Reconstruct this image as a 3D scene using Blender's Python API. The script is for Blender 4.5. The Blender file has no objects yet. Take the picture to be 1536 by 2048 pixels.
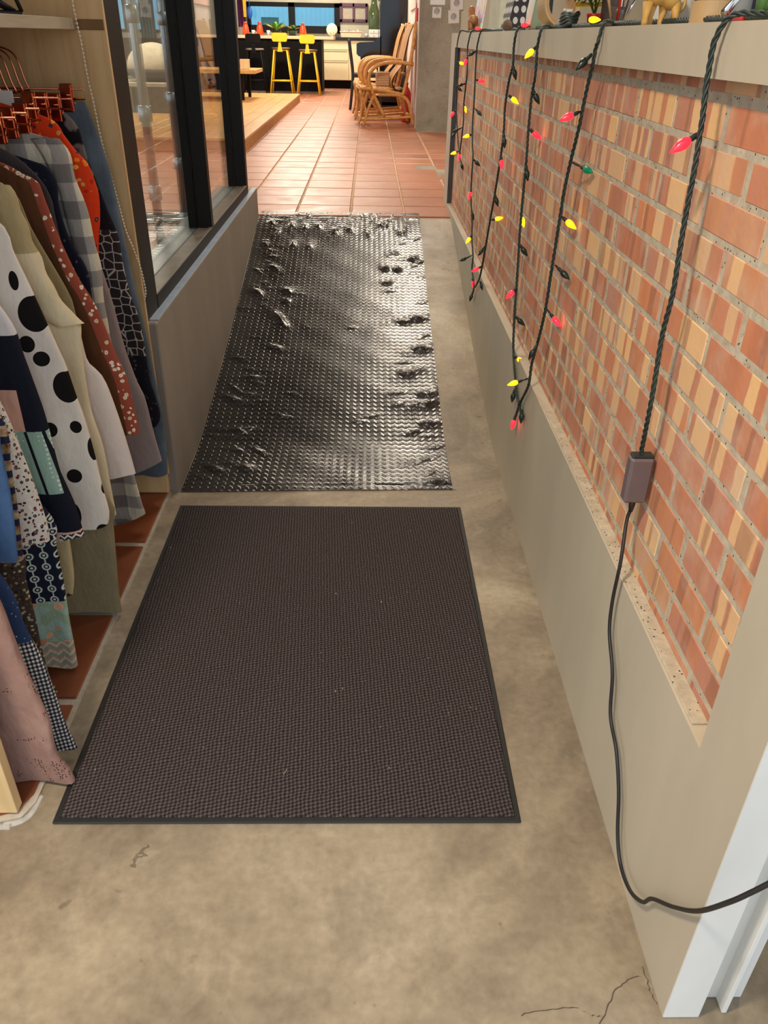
import bpy, math, random
from mathutils import Vector, Matrix
R = random.Random(7)
sc = bpy.context.scene
C = sc.collection
# ------------------------------------------------------------------ camera
H = 1.3
RI = Vector((0.9997, -0.0157, 0.0167)); UP = Vector((-0.0061, 0.5185, 0.8551)); FW = Vector((0.0221, 0.855, -0.5182))
FPX = 1567.35
cam_d = bpy.data.cameras.new('camera'); cam = bpy.data.objects.new('camera', cam_d); C.objects.link(cam)
cam_d.sensor_fit = 'VERTICAL'; cam_d.sensor_height = 24.0; cam_d.lens = 24.0 * FPX / 2048.0
cam_d.clip_start = 0.02; cam_d.clip_end = 200
m3 = Matrix((RI, UP, -FW)).transposed().to_4x4(); m3.translation = Vector((0, 0, H)); cam.matrix_world = m3
sc.camera = cam
# ------------------------------------------------------------------ world, lights, exposure
sc.view_settings.view_transform = 'Standard'; sc.view_settings.look = 'None'
sc.view_settings.gamma = 1.0; sc.view_settings.use_curve_mapping = False
sc.view_settings.exposure = 0.0
w = bpy.data.worlds.new('daylight'); sc.world = w; w.use_nodes = True
bg = w.node_tree.nodes['Background']; bg.inputs[0].default_value = (0.78, 0.89, 1.0, 1); bg.inputs[1].default_value = 1.5
def area(name, loc, size, power, col, target=None, shape='DISK', sy=None, spread=180):
    l = bpy.data.lights.new(name, 'AREA'); l.shape = shape; l.size = size; l.energy = power; l.color = col
    if sy: l.size_y = sy
    l.spread = math.radians(spread)
    o = bpy.data.objects.new(name, l); C.objects.link(o); o.location = loc
    d = (Vector(target) - Vector(loc)) if target else Vector((0, 0, -1))
    o.rotation_euler = d.to_track_quat('-Z', 'Y').to_euler()
    return o
WARM = (1.0, 0.85, 0.66)
LAMPS = [((-0.85, 0.15, 2.80), 0.30, 70, WARM), ((0.42, 6.8, 2.95), 0.42, 72, (1.0, 0.87, 0.70)), ((-1.3, 13.6, 2.95), 0.7, 150, (1.0, 0.88, 0.72)),
         ((-2.7, 9.5, 2.95), 0.6, 90, (1.0, 0.87, 0.70)), ((1.9, 3.0, 2.95), 0.5, 45, WARM), ((-0.1, 11.2, 2.95), 0.5, 70, (1.0, 0.87, 0.70)), ((-2.2, 4.4, 2.95), 0.4, 40, WARM), ((0.05, 3.4, 2.95), 0.4, 22, (1.0, 0.9, 0.78)), ((-0.9, 16.4, 2.95), 0.6, 90, (1.0, 0.9, 0.76))]  # last lamp is added out of view to brighten the cream drawers
for i, (p, s, e, c) in enumerate(LAMPS):
    area('ceiling_lamp_light', p, s, e, c)
# ------------------------------------------------------------------ projection helpers (photograph pixel -> point on a real plane)
def ray(x, y): return FW + RI * ((x - 768) / FPX) - UP * ((y - 1024) / FPX)
def at(x, y, Y):
    d = ray(x, y); return Vector((0, 0, H)) + d * (Y / d.y)
def atx(x, y, X):
    d = ray(x, y); return Vector((0, 0, H)) + d * (X / d.x)
def atz(x, y, Z):
    d = ray(x, y); return Vector((0, 0, H)) + d * ((Z - H) / d.z)
# ------------------------------------------------------------------ mesh helpers
class MB:
    def __init__(s): s.v = []; s.f = []; s.sm = []
    def add(s, vs, fs, smooth=False):
        b = len(s.v); s.v += [tuple(q) for q in vs]
        for f in fs: s.f.append(tuple(b + i for i in f)); s.sm.append(smooth)
        return s
    def box(s, x0, x1, y0, y1, z0, z1, bev=0.0):
        if bev <= 0:
            v = [(x, y, z) for z in (z0, z1) for y in (y0, y1) for x in (x0, x1)]
            return s.add(v, [(0, 2, 3, 1), (4, 5, 7, 6), (0, 1, 5, 4), (2, 6, 7, 3), (0, 4, 6, 2), (1, 3, 7, 5)])
        b = min(bev, (x1 - x0) * .49, (y1 - y0) * .49, (z1 - z0) * .49)
        xs, ys, zs = (x0, x1), (y0, y1), (z0, z1); v = []; idx = {}
        for i in (0, 1):
            for j in (0, 1):
                for k in (0, 1):
                    sx, sy, sz = (1 - 2 * i), (1 - 2 * j), (1 - 2 * k)
                    for a, q in (('x', (xs[i], ys[j] + sy * b, zs[k] + sz * b)), ('y', (xs[i] + sx * b, ys[j], zs[k] + sz * b)), ('z', (xs[i] + sx * b, ys[j] + sy * b, zs[k]))):
                        idx[(i, j, k, a)] = len(v); v.append(q)
        F = []
        for i in (0, 1): F.append([idx[(i, j, k, 'x')] for j, k in ((0, 0), (1, 0), (1, 1), (0, 1))])
        for j in (0, 1): F.append([idx[(i, j, k, 'y')] for i, k in ((0, 0), (1, 0), (1, 1), (0, 1))])
        for k in (0, 1): F.append([idx[(i, j, k, 'z')] for i, j in ((0, 0), (1, 0), (1, 1), (0, 1))])
        for j in (0, 1):
            for k in (0, 1): F.append([idx[(0, j, k, 'y')], idx[(1, j, k, 'y')], idx[(1, j, k, 'z')], idx[(0, j, k, 'z')]])
        for i in (0, 1):
            for k in (0, 1): F.append([idx[(i, 0, k, 'x')], idx[(i, 1, k, 'x')], idx[(i, 1, k, 'z')], idx[(i, 0, k, 'z')]])
        for i in (0, 1):
            for j in (0, 1): F.append([idx[(i, j, 0, 'x')], idx[(i, j, 1, 'x')], idx[(i, j, 1, 'y')], idx[(i, j, 0, 'y')]])
        for i in (0, 1):
            for j in (0, 1):
                for k in (0, 1): F.append([idx[(i, j, k, a)] for a in 'xyz'])
        return s.add(v, F)
    def tube(s, pts, r, n=8, cap=True, closed=False):
        pts = [Vector(p) for p in pts]; N = len(pts); rr = r if isinstance(r, (list, tuple)) else [r] * N
        vs = []; up = Vector((0, 0, 1)); prev = None
        for i, p in enumerate(pts):
            if closed: t = pts[(i + 1) % N] - pts[i - 1]
            else: t = pts[min(i + 1, N - 1)] - pts[max(i - 1, 0)]
            t = t.normalized() if t.length > 1e-9 else Vector((0, 0, 1))
            if prev is None:
                a = t.orthogonal().normalized()
            else:
                a = prev - t * prev.dot(t)
                a = a.normalized() if a.length > 1e-6 else t.orthogonal().normalized()
            prev = a; b = t.cross(a)
            for k in range(n):
                th = 2 * math.pi * k / n; vs.append(p + (a * math.cos(th) + b * math.sin(th)) * rr[i])
        fs = []
        for i in range(N if closed else N - 1):
            j = (i + 1) % N
            for k in range(n): fs.append((i * n + k, i * n + (k + 1) % n, j * n + (k + 1) % n, j * n + k))
        if cap and not closed: fs.append(tuple(range(n))[::-1]); fs.append(tuple((N - 1) * n + k for k in range(n)))
        return s.add(vs, fs, True)
    def lathe(s, prof, c=(0, 0, 0), n=24, axis='z', sx=1, sy=1):
        vs = []; c = Vector(c)
        for r, z in prof:
            for k in range(n):
                a = 2 * math.pi * k / n; x, y = r * math.cos(a) * sx, r * math.sin(a) * sy
                q = Vector((x, y, z)) if axis == 'z' else (Vector((x, z, y)) if axis == 'y' else Vector((z, x, y)))
                vs.append(c + q)
        fs = []
        for i in range(len(prof) - 1):
            for k in range(n): fs.append((i * n + k, i * n + (k + 1) % n, (i + 1) * n + (k + 1) % n, (i + 1) * n + k))
        fs.append(tuple(range(n))[::-1]); fs.append(tuple((len(prof) - 1) * n + k for k in range(n)))
        return s.add(vs, fs, True)
    def ball(s, c, rx, ry=None, rz=None, n=12, m=8):
        ry = ry or rx; rz = rz or rx
        prof = [(math.sin(math.pi * i / m) + 1e-4, -math.cos(math.pi * i / m)) for i in range(m + 1)]
        b = MB(); b.lathe(prof, n=n)
        return s.add([(c[0] + x * rx, c[1] + y * ry, c[2] + z * rz) for x, y, z in b.v], b.f, True)
    def grid(s, fn, nu, nv, smooth=True):
        vs = [fn(i / nu, j / nv) for j in range(nv + 1) for i in range(nu + 1)]
        fs = [(j * (nu + 1) + i, j * (nu + 1) + i + 1, (j + 1) * (nu + 1) + i + 1, (j + 1) * (nu + 1) + i) for j in range(nv) for i in range(nu)]
        return s.add(vs, fs, smooth)
    def prism(s, poly, axis, a, b):
        n = len(poly)
        def P(u, v, w): return {'x': (w, u, v), 'y': (u, w, v), 'z': (u, v, w)}[axis]
        vs = [P(u, v, a) for u, v in poly] + [P(u, v, b) for u, v in poly]
        return s.add(vs, [tuple(range(n)), tuple(range(n, 2 * n))[::-1]] + [(i, (i + 1) % n, n + (i + 1) % n, n + i) for i in range(n)])
    def xf(s, M): s.v = [tuple(M @ Vector(q)) for q in s.v]; return s
    def mesh(s, name):
        me = bpy.data.meshes.new(name); me.from_pydata(s.v, [], s.f); me.polygons.foreach_set('use_smooth', s.sm)
        import bmesh
        bm = bmesh.new(); bm.from_mesh(me); bmesh.ops.recalc_face_normals(bm, faces=bm.faces); bm.to_mesh(me); bm.free()
        me.update(); return me
    def build(s, name, m, parent=None, loc=None):
        me = s.mesh(name)
        if m: me.materials.append(m)
        o = bpy.data.objects.new(name, me); C.objects.link(o)
        if parent:
            o.parent = parent
            if loc is None: o.location = -Vector(ORI.get(parent.name, (0, 0, 0)))   # world-space vertices under a thing at its base
        if loc is not None: o.location = loc
        return o
ORI = {}
def worldpos(o):
    p = Vector((0, 0, 0))
    while o: p = p + Vector(o.location); o = o.parent
    return p
def part(mb, name, m, parent):
    """vertices given in world space, linked under parent with matching offset"""
    me = mb.mesh(name)
    if m: me.materials.append(m)
    o = bpy.data.objects.new(name, me); C.objects.link(o); o.parent = parent
    o.location = -worldpos(parent); return o
def thing(name, label, cat, loc=(0, 0, 0), group=None):
    o = bpy.data.objects.new(name, None); C.objects.link(o); o.location = loc; o.empty_display_size = .05
    o['label'] = label; o['category'] = cat
    if group: o['group'] = group
    return o
def tag(o, label, cat, group=None, kind=None):
    o['label'] = label; o['category'] = cat
    if group: o['group'] = group
    if kind: o['kind'] = kind
    return o
def single(mb, name, m, label, cat, group=None, loc=None):
    """one-mesh thing with its origin at the base of its vertices"""
    xs = [v[0] for v in mb.v]; ys = [v[1] for v in mb.v]; zs = [v[2] for v in mb.v]
    b = Vector(((min(xs) + max(xs)) / 2, (min(ys) + max(ys)) / 2, min(zs)))
    mb.v = [tuple(Vector(v) - b) for v in mb.v]
    me = mb.mesh(name); me.materials.append(m)
    o = bpy.data.objects.new(name, me); C.objects.link(o); o.location = b
    return tag(o, label, cat, group)
def struct(mb, name, m, label, cat):
    me = mb.mesh(name); me.materials.append(m)
    o = bpy.data.objects.new(name, me); C.objects.link(o); o['kind'] = 'structure'; o['label'] = label; o['category'] = cat; return o
def catmull(pts, n=8):
    pts = [Vector(p) for p in pts]; out = []
    P = [pts[0] * 2 - pts[1]] + pts + [pts[-1] * 2 - pts[-2]]
    for i in range(1, len(P) - 2):
        for k in range(n):
            t = k / n; a, b, c, d = P[i - 1], P[i], P[i + 1], P[i + 2]
            out.append(.5 * ((2 * b) + (c - a) * t + (2 * a - 5 * b + 4 * c - d) * t * t + (3 * b - a - 3 * c + d) * t ** 3))
    out.append(pts[-1]); return out
def resample(pts, step):
    out = [pts[0]]; acc = 0
    for a, b in zip(pts, pts[1:]):
        L = (b - a).length
        if L < 1e-9: continue
        d = step - acc
        while d <= L: out.append(a + (b - a) * (d / L)); d += step
        acc = (acc + L) % step
    out.append(pts[-1]); return out
# ------------------------------------------------------------------ materials
def lin(c): return tuple(((x / 255) / 12.92 if x / 255 <= .04045 else ((x / 255 + .055) / 1.055) ** 2.4) for x in c) + (1,)
class NT:
    def __init__(s, name, rough=.6, spec=.5, metal=0.0):
        s.m = bpy.data.materials.new(name); s.m.use_nodes = True; s.t = s.m.node_tree; s.b = s.t.nodes['Principled BSDF']
        s.b.inputs['Roughness'].default_value = rough; s.b.inputs['Specular IOR Level'].default_value = spec; s.b.inputs['Metallic'].default_value = metal
        s.tcn = None
    def n(s, t, **k):
        o = s.t.nodes.new(t)
        for a, b in k.items(): setattr(o, a, b)
        return o
    def L(s, a, b): s.t.links.new(a, b)
    def put(s, v, sock):
        if hasattr(v, 'is_output') : s.L(v, sock)
        elif v is not None:
            if sock.type == 'RGBA' and isinstance(v, (tuple, list)) and len(v) == 3: v = tuple(v) + (1,)
            sock.default_value = v
    def co(s, kind='Object'):
        if s.tcn is None: s.tcn = s.n('ShaderNodeTexCoord')
        return s.tcn.outputs[kind]
    def sep(s, v):
        o = s.n('ShaderNodeSeparateXYZ'); s.L(v, o.inputs[0]); return o.outputs
    def comb(s, x, y, z):
        o = s.n('ShaderNodeCombineXYZ')
        for a, i in zip((x, y, z), o.inputs): s.put(a, i)
        return o.outputs[0]
    def ma(s, op, a, b=None, c=None, clamp=False):
        o = s.n('ShaderNodeMath', operation=op, use_clamp=clamp)
        for v, i in zip((a, b, c), o.inputs): s.put(v, i)
        return o.outputs[0]
    def vm(s, op, a, b=None):
        o = s.n('ShaderNodeVectorMath', operation=op); s.put(a, o.inputs[0])
        if b is not None: s.put(b, o.inputs[1])
        return o.outputs['Value'] if op in ('DISTANCE', 'LENGTH', 'DOT_PRODUCT') else o.outputs[0]
    def mapv(s, v, scale=(1, 1, 1), rot=(0, 0, 0), loc=(0, 0, 0)):
        o = s.n('ShaderNodeMapping'); s.L(v, o.inputs[0]); o.inputs['Scale'].default_value = scale; o.inputs['Rotation'].default_value = rot; o.inputs['Location'].default_value = loc; return o.outputs[0]
    def noise(s, v=None, scale=5, detail=3, rough=.55, out='Fac', dist=0):
        o = s.n('ShaderNodeTexNoise'); s.L(v if v is not None else s.co(), o.inputs['Vector']); o.inputs['Scale'].default_value = scale; o.inputs['Detail'].default_value = detail; o.inputs['Roughness'].default_value = rough; o.inputs['Distortion'].default_value = dist
        return o.outputs[out]
    def vor(s, v=None, scale=5, feature='F1', out='Distance', rnd=1):
        o = s.n('ShaderNodeTexVoronoi', feature=feature); s.L(v if v is not None else s.co(), o.inputs['Vector']); o.inputs['Scale'].default_value = scale; o.inputs['Randomness'].default_value = rnd
        return o.outputs[out]
    def ramp(s, f, stops, interp='LINEAR'):
        o = s.n('ShaderNodeValToRGB'); o.color_ramp.interpolation = interp; e = o.color_ramp.elements
        while len(e) > 1: e.remove(e[-1])
        for i, (p, c) in enumerate(stops):
            q = e[0] if i == 0 else e.new(p)
            q.position = p; q.color = c if len(c) == 4 else tuple(c) + (1,)
        s.put(f, o.inputs[0]); return o.outputs[0]
    def mix(s, f, a, b, mode='MIX'):
        o = s.n('ShaderNodeMix', data_type='RGBA', blend_type=mode); s.put(f, o.inputs[0]); s.put(a, o.inputs[6]); s.put(b, o.inputs[7]); return o.outputs[2]
    def gt(s, a, b): return s.ma('GREATER_THAN', a, b)
    def lt(s, a, b): return s.ma('LESS_THAN', a, b)
    def bump(s, h, strength=.3, dist=.01, prev=None):
        o = s.n('ShaderNodeBump'); o.inputs['Strength'].default_value = strength; o.inputs['Distance'].default_value = dist; s.put(h, o.inputs['Height'])
        if prev is not None: s.L(prev, o.inputs['Normal'])
        return o.outputs[0]
    def done(s, col=None, normal=None, rough=None, emis=None, es=0):
        if col is not None: s.put(col, s.b.inputs['Base Color'])
        if normal is not None: s.L(normal, s.b.inputs['Normal'])
        if rough is not None: s.put(rough, s.b.inputs['Roughness'])
        if emis is not None: s.put(emis, s.b.inputs['Emission Color']); s.b.inputs['Emission Strength'].default_value = es
        return s.m
def plain(name, rgb, rough=.6, metal=0, var=.12, scale=18, bumpy=.05, spec=.5, emis=None, es=0):
    t = NT(name, rough, spec, metal); c = lin(rgb)
    f = t.noise(scale=scale, detail=4)
    a = tuple(x * (1 - var) for x in c[:3]) + (1,); b = tuple(min(1, x * (1 + var)) for x in c[:3]) + (1,)
    return t.done(t.ramp(f, [(.3, a), (.7, b)]), t.bump(f, bumpy, .004) if bumpy else None, emis=emis, es=es)
def cloth(name, rgb, var=.12, rough=.9, weave=900):
    t = NT(name, rough, .15); c = lin(rgb); f = t.noise(scale=9, detail=4)
    a = tuple(x * (1 - var) for x in c[:3]) + (1,); b = tuple(min(1, x * (1 + var)) for x in c[:3]) + (1,)
    w_ = t.noise(scale=weave, detail=1)
    return t.done(t.ramp(f, [(.3, a), (.7, b)]), t.bump(w_, .15, .001, t.bump(t.noise(t.mapv(t.co(), (1, 1, .45)), 20, 4), .55, .02)))
def glassmat(name, tint=(.9, .96, .96), refl=1.0, rough=0.0):
    t = NT(name); g = t.n('ShaderNodeBsdfGlossy'); g.inputs['Roughness'].default_value = rough; g.inputs['Color'].default_value = (1, 1, 1, 1)
    tr = t.n('ShaderNodeBsdfTransparent'); tr.inputs[0].default_value = tuple(tint) + (1,)
    fr = t.n('ShaderNodeFresnel'); fr.inputs[0].default_value = 1.5
    mx = t.n('ShaderNodeMixShader'); t.L(t.ma('MULTIPLY', fr.outputs[0], refl, clamp=True), mx.inputs[0]); t.L(tr.outputs[0], mx.inputs[1]); t.L(g.outputs[0], mx.inputs[2])
    t.L(mx.outputs[0], t.t.nodes['Material Output'].inputs['Surface']); return t.m
# ------------------------------------------------------------------ structure materials
def concrete_mat(name, base, dark, pale, cracks=True):
    t = NT(name, .55, .4); v = t.co()
    n1 = t.noise(v, 1.6, 5, .6, dist=.6); n2 = t.noise(v, 7, 6, .65, dist=.4); n3 = t.noise(v, 60, 3)
    c = t.ramp(n1, [(.32, lin(dark)), (.52, lin(base)), (.72, lin(pale))])
    c = t.mix(t.ma('MULTIPLY', t.ramp(n2, [(.35, (1, 1, 1)), (.5, (0, 0, 0))]), .35), c, lin(dark))
    c = t.mix(t.ma('MULTIPLY', t.ramp(n2, [(.6, (0, 0, 0)), (.72, (1, 1, 1))]), .35), c, lin(pale))
    c = t.mix(.12, c, t.ramp(n3, [(.3, (.02, .02, .02)), (.7, (1, 1, 1))]), 'OVERLAY')
    sp = t.ramp(t.noise(v, 24, 2, .5), [(.71, (0, 0, 0)), (.76, (1, 1, 1))]); c = t.mix(t.ma('MULTIPLY', sp, .5), c, lin((88, 76, 60)))
    if cracks:
        dv = t.vm('ADD', v, t.vm('SCALE', t.noise(v, 3, 5, .7, out='Color'), None)) if False else v
        nz = t.n('ShaderNodeTexNoise'); t.L(v, nz.inputs['Vector']); nz.inputs['Scale'].default_value = 4; nz.inputs['Detail'].default_value = 6; nz.inputs['Roughness'].default_value = .7
        sc_ = t.n('ShaderNodeVectorMath', operation='SCALE'); t.L(nz.outputs['Color'], sc_.inputs[0]); sc_.inputs['Scale'].default_value = .35
        dv = t.vm('ADD', v, sc_.outputs[0])
        e = t.vor(dv, 1.15, 'DISTANCE_TO_EDGE'); g = t.noise(v, 1.3, 2)
        k = t.ma('MULTIPLY', t.lt(e, .006), t.gt(g, .56)); c = t.mix(t.ma('MULTIPLY', k, .6), c, lin((70, 58, 45)))
    return t.done(c, t.bump(n2, .12, .006, t.bump(n3, .12, .002)), t.ramp(n2, [(.3, (.42, .42, .42)), (.7, (.62, .62, .62))]))
M_CONC = concrete_mat('polished_concrete', (154, 139, 116), (102, 89, 73), (190, 177, 153))
M_COLUMN = concrete_mat('raw_concrete', (140, 130, 112), (108, 98, 82), (160, 150, 132), False)
def paint(name, rgb, rough=.6, streak=.1):
    t = NT(name, rough, .4); v = t.co(); n = t.noise(t.mapv(v, (1, 1, .35)), 3.5, 5, .6); n2 = t.noise(v, 90, 2)
    c = lin(rgb); a = tuple(x * (1 - streak) for x in c[:3]) + (1,); b = tuple(min(1, x * (1 + streak)) for x in c[:3]) + (1,)
    return t.done(t.ramp(n, [(.3, a), (.7, b)]), t.bump(n2, .08, .002, t.bump(n, .1, .01)))
M_WALLPAINT = paint('warm_grey_paint', (192, 180, 158))
M_LOWWALL = paint('grey_cement_paint', (136, 127, 116), .7, .14)
M_WHITE = paint('white_paint', (224, 222, 216))
M_CREAMWALL = paint('cream_grey_paint', (186, 178, 156))
M_PINKWALL = paint('pinkish_white_paint', (214, 196, 184))
M_CEIL = paint('ceiling_paint', (104, 98, 90))
def mortar_mat():
    t = NT('grey_mortar', .9, .2); v = t.co(); n = t.noise(v, 40, 4, .7); pits = t.vor(v, 95)
    p = t.lt(pits, .16); c = t.ramp(n, [(.3, lin((172, 158, 136))), (.7, lin((206, 193, 170)))])
    c = t.mix(p, c, lin((78, 70, 60)))
    return t.done(c, t.bump(t.ma('SUBTRACT', n, p), .5, .004))
M_MORTAR = mortar_mat()
def brick_mat():
    t = NT('striped_red_brick', .75, .3); v = t.co(); oi = t.n('ShaderNodeObjectInfo'); rnd = oi.outputs['Random']
    x, y, z = t.sep(v)[:]
    wob = t.ma('MULTIPLY', t.noise(t.comb(t.ma('MULTIPLY', rnd, 90), y, z), 14, 3), .018)
    yy = t.ma('ADD', y, wob)
    def stripes(k, off, sc_):
        o = t.n('ShaderNodeTexNoise', noise_dimensions='2D'); o.inputs['Scale'].default_value = 1; o.inputs['Detail'].default_value = 0
        t.L(t.comb(t.ma('ADD', t.ma('MULTIPLY', yy, sc_), t.ma('MULTIPLY', rnd, off)), t.ma('MULTIPLY', rnd, off * 3.1), 0), o.inputs['Vector']); return o.outputs['Fac']
    f1 = stripes(1, 171, 22); f2 = stripes(2, 413, 16)
    red = t.ramp(f2, [(.3, lin((186, 132, 106))), (.5, lin((210, 148, 110))), (.7, lin((198, 148, 128)))])
    tint = t.ramp(t.ma('FRACT', t.ma('MULTIPLY', rnd, 7.31)), [(0, lin((220, 140, 92))), (.3, lin((196, 132, 108))), (.55, lin((186, 140, 122))), (.8, lin((206, 126, 88))), (1, lin((214, 176, 132)))])
    red = t.mix(.5, red, tint)
    pe = t.mix(t.ma('FRACT', t.ma('MULTIPLY', rnd, 13.7)), lin((236, 194, 142)), lin((222, 182, 142)))
    solid = t.gt(t.ma('FRACT', t.ma('MULTIPLY', rnd, 3.77)), .8)
    thr = t.ma('ADD', t.ma('MULTIPLY', solid, .35), .54)
    isp = t.ma('MULTIPLY', t.ma('SUBTRACT', f1, thr), 26, clamp=True)
    c = t.mix(isp, red, pe)
    dk = t.ma('MULTIPLY', t.ma('SUBTRACT', stripes(3, 733, 24), .68), 20, clamp=True); c = t.mix(t.ma('MULTIPLY', dk, .55), c, lin((150, 106, 88)))
    m = t.noise(v, 30, 5, .65); c = t.mix(.25, c, t.ramp(m, [(.3, lin((140, 96, 78))), (.7, lin((215, 172, 140)))]), 'SOFT_LIGHT')
    haze = t.ramp(t.noise(t.comb(t.ma('MULTIPLY', rnd, 40), y, z), 9, 4), [(.5, (0, 0, 0)), (.72, (1, 1, 1))]); c = t.mix(t.ma('MULTIPLY', haze, .6), c, lin((212, 184, 160)))
    return t.done(c, t.bump(t.noise(v, 120, 3), .2, .002, t.bump(m, .15, .004)))
M_BRICK = brick_mat()
def tile_mat(name, cols):
    t = NT(name, .38, .5); v = t.co(); oi = t.n('ShaderNodeObjectInfo'); rnd = oi.outputs['Random']
    c = t.ramp(rnd, [(0, lin(cols[0])), (.5, lin(cols[1])), (1, lin(cols[2]))])
    m = t.noise(t.vm('ADD', v, t.comb(t.ma('MULTIPLY', rnd, 50), 0, 0)), 6, 5, .6)
    c = t.mix(.35, c, t.ramp(m, [(.3, lin((130, 90, 68))), (.7, lin((200, 160, 136)))]), 'SOFT_LIGHT')
    return t.done(c, t.bump(m, .06, .004), t.ramp(m, [(.3, (.3, .3, .3)), (.7, (.46, .46, .46))]))
M_TILE = tile_mat('terracotta_tile', [(162, 106, 76), (170, 113, 82), (154, 99, 71)])
M_TILE2 = tile_mat('dark_terracotta_tile', [(134, 78, 48), (142, 84, 52), (127, 74, 46)])
M_GROUT = plain('pale_grout', (190, 160, 132), .9, var=.15, scale=60)
M_GROUT2 = plain('grey_grout', (176, 166, 150), .9, var=.15, scale=60)
M_BLACKFRAME = plain('black_painted_metal', (15, 14, 14), .5, var=.2, scale=40, bumpy=.08, spec=.2)
M_GLASS = glassmat('window_glass', (.95, .98, .97), .5)
# ------------------------------------------------------------------ floors and ramp
RP = [(2.2, 0), (2.42, 0.0), (2.6, .006), (2.75, .026), (3.0, .070), (3.5, .165), (4.0, .270), (4.45, .378), (4.66, .42), (4.78, .43)]
def zr(Y):
    if Y <= RP[0][0]: return 0.0
    for i, ((a, za), (b, zb)) in enumerate(zip(RP, RP[1:])):
        if Y <= b:
            t = (Y - a) / (b - a); pm = RP[max(i - 1, 0)]; pn = RP[min(i + 2, len(RP) - 1)]
            m0 = (zb - pm[1]) / (b - pm[0]); m1 = (pn[1] - za) / (pn[0] - a); h = b - a
            return (2 * t ** 3 - 3 * t * t + 1) * za + (t ** 3 - 2 * t * t + t) * h * m0 + (-2 * t ** 3 + 3 * t * t) * zb + (t ** 3 - t * t) * h * m1
    return .43
fl = MB(); fl.box(-4.5, 4.5, -3.0, 2.2, -.15, 0); fl.box(-4.5, -.62, 2.2, 2.32, -.15, 0)
fl.box(.6, 4.5, 2.2, 5.2, -.15, 0)
def rampf(u, v):
    Y = 2.2 + v * 2.58; return (-.62 + u * 1.20, Y, zr(Y))
fl.grid(rampf, 4, 60)
floor_c = struct(fl, 'floor', M_CONC, 'worn beige concrete floor sloping up as a ramp between the walls', 'floor')
M_CRACK = plain('crack_dark', (84, 72, 58), .9, var=.3, scale=80)
for pl in ([(1186, 2075), (1212, 2028), (1219, 2000), (1236, 1974), (1262, 1956), (1286, 1953)], [(1040, 2030), (1090, 2020), (1150, 2016), (1185, 2030), (1212, 2036)], [(1284, 1935), (1296, 1966), (1303, 1990), (1316, 2016)]):
    q_ = [atz(x, y, 0) for x, y in pl]; q_ = [a.lerp(b_, k / 5) + Vector((R.uniform(-.002, .002), R.uniform(-.002, .002), 0)) for a, b_ in zip(q_, q_[1:]) for k in range(5)]
    ck = MB(); ck.add([(p.x - .0007, p.y + .0006, .0004) for p in q_] + [(p.x + .0009, p.y - .0006, .0004) for p in q_], [(i, i + 1, len(q_) + i + 1, len(q_) + i) for i in range(len(q_) - 1)]); part(ck, 'crack', M_CRACK, floor_c)
ZF = .43
up = MB(); up.box(-7, -.75, 2.3, 18, .2, .4245); up.box(-.75, .60, 4.78, 18, .2, .4245); up.box(.60, 4.5, 5.2, 18, .2, .4245)
floor_upper = struct(up, 'floor_upper', M_GROUT, 'raised terracotta tiled floor beyond the top of the ramp', 'floor')
PT = .312
tile_mb = MB(); tile_mb.box(-.1505, .1505, -.1505, .1505, -.012, 0, .003); tile_me = tile_mb.mesh('tile'); tile_me.materials.append(M_TILE)
def put_mesh(me, name, parent, loc, rot=(0, 0, 0), scale=(1, 1, 1)):
    o = bpy.data.objects.new(name, me); C.objects.link(o); o.parent = parent; o.location = loc; o.rotation_euler = rot; o.scale = scale; return o
cells = []
for i in range(-16, 10):
    for j in range(-8, 42):
        x = -.104 + PT * (i + .5); y = 4.99 + PT * (j + .5)
        if y > 17.8: continue
        x0, x1, y0, y1 = x - PT / 2, x + PT / 2, y - PT / 2, y + PT / 2
        if y < 4.78 and x > -.75: 
            if y1 > 4.82 and x < .5: cells.append((x, (4.785 + y1) / 2, (y1 - 4.785 - .01) / .302)); 
            continue
        if x > .6 and y < 9.3: cells.append((x, y, 1)) if y > 5.4 and x < 1.2 else None
        elif y > 9.3 and x > .45: continue
        else: cells.append((x, y, 1))
def vis(c):
    x, y, _ = c
    if x > -1.05 and x < .9: return y
    if y < 9 and x > -3.6 and y > 2.6 and x > -.28 * y - .75: return 20 + y
    return 100 + y
cells.sort(key=vis)
patch_cells = []
rest = MB()
for k, (x, y, sy) in enumerate(cells):
    if .38 < x < .62 and 6.1 < y < 6.75: continue
    if k < 298:
        put_mesh(tile_me, 'tile', floor_upper, (x, y, .43 + R.uniform(-.0006, .0006)), (R.uniform(-.002, .002), R.uniform(-.002, .002), R.choice((0, math.pi))), (1, sy, 1))
    else:
        rest.box(x - .1505, x + .1505, y - .1505 * sy, y + .1505 * sy, .418, .43)
o = part(rest, 'tile_field', M_TILE, floor_upper); o['kind'] = 'stuff'
pt = MB(); pt.box(.365, .605, 6.12, 6.74, .42, .4302, .002); part(pt, 'floor_patch', M_COLUMN, floor_upper)
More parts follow.
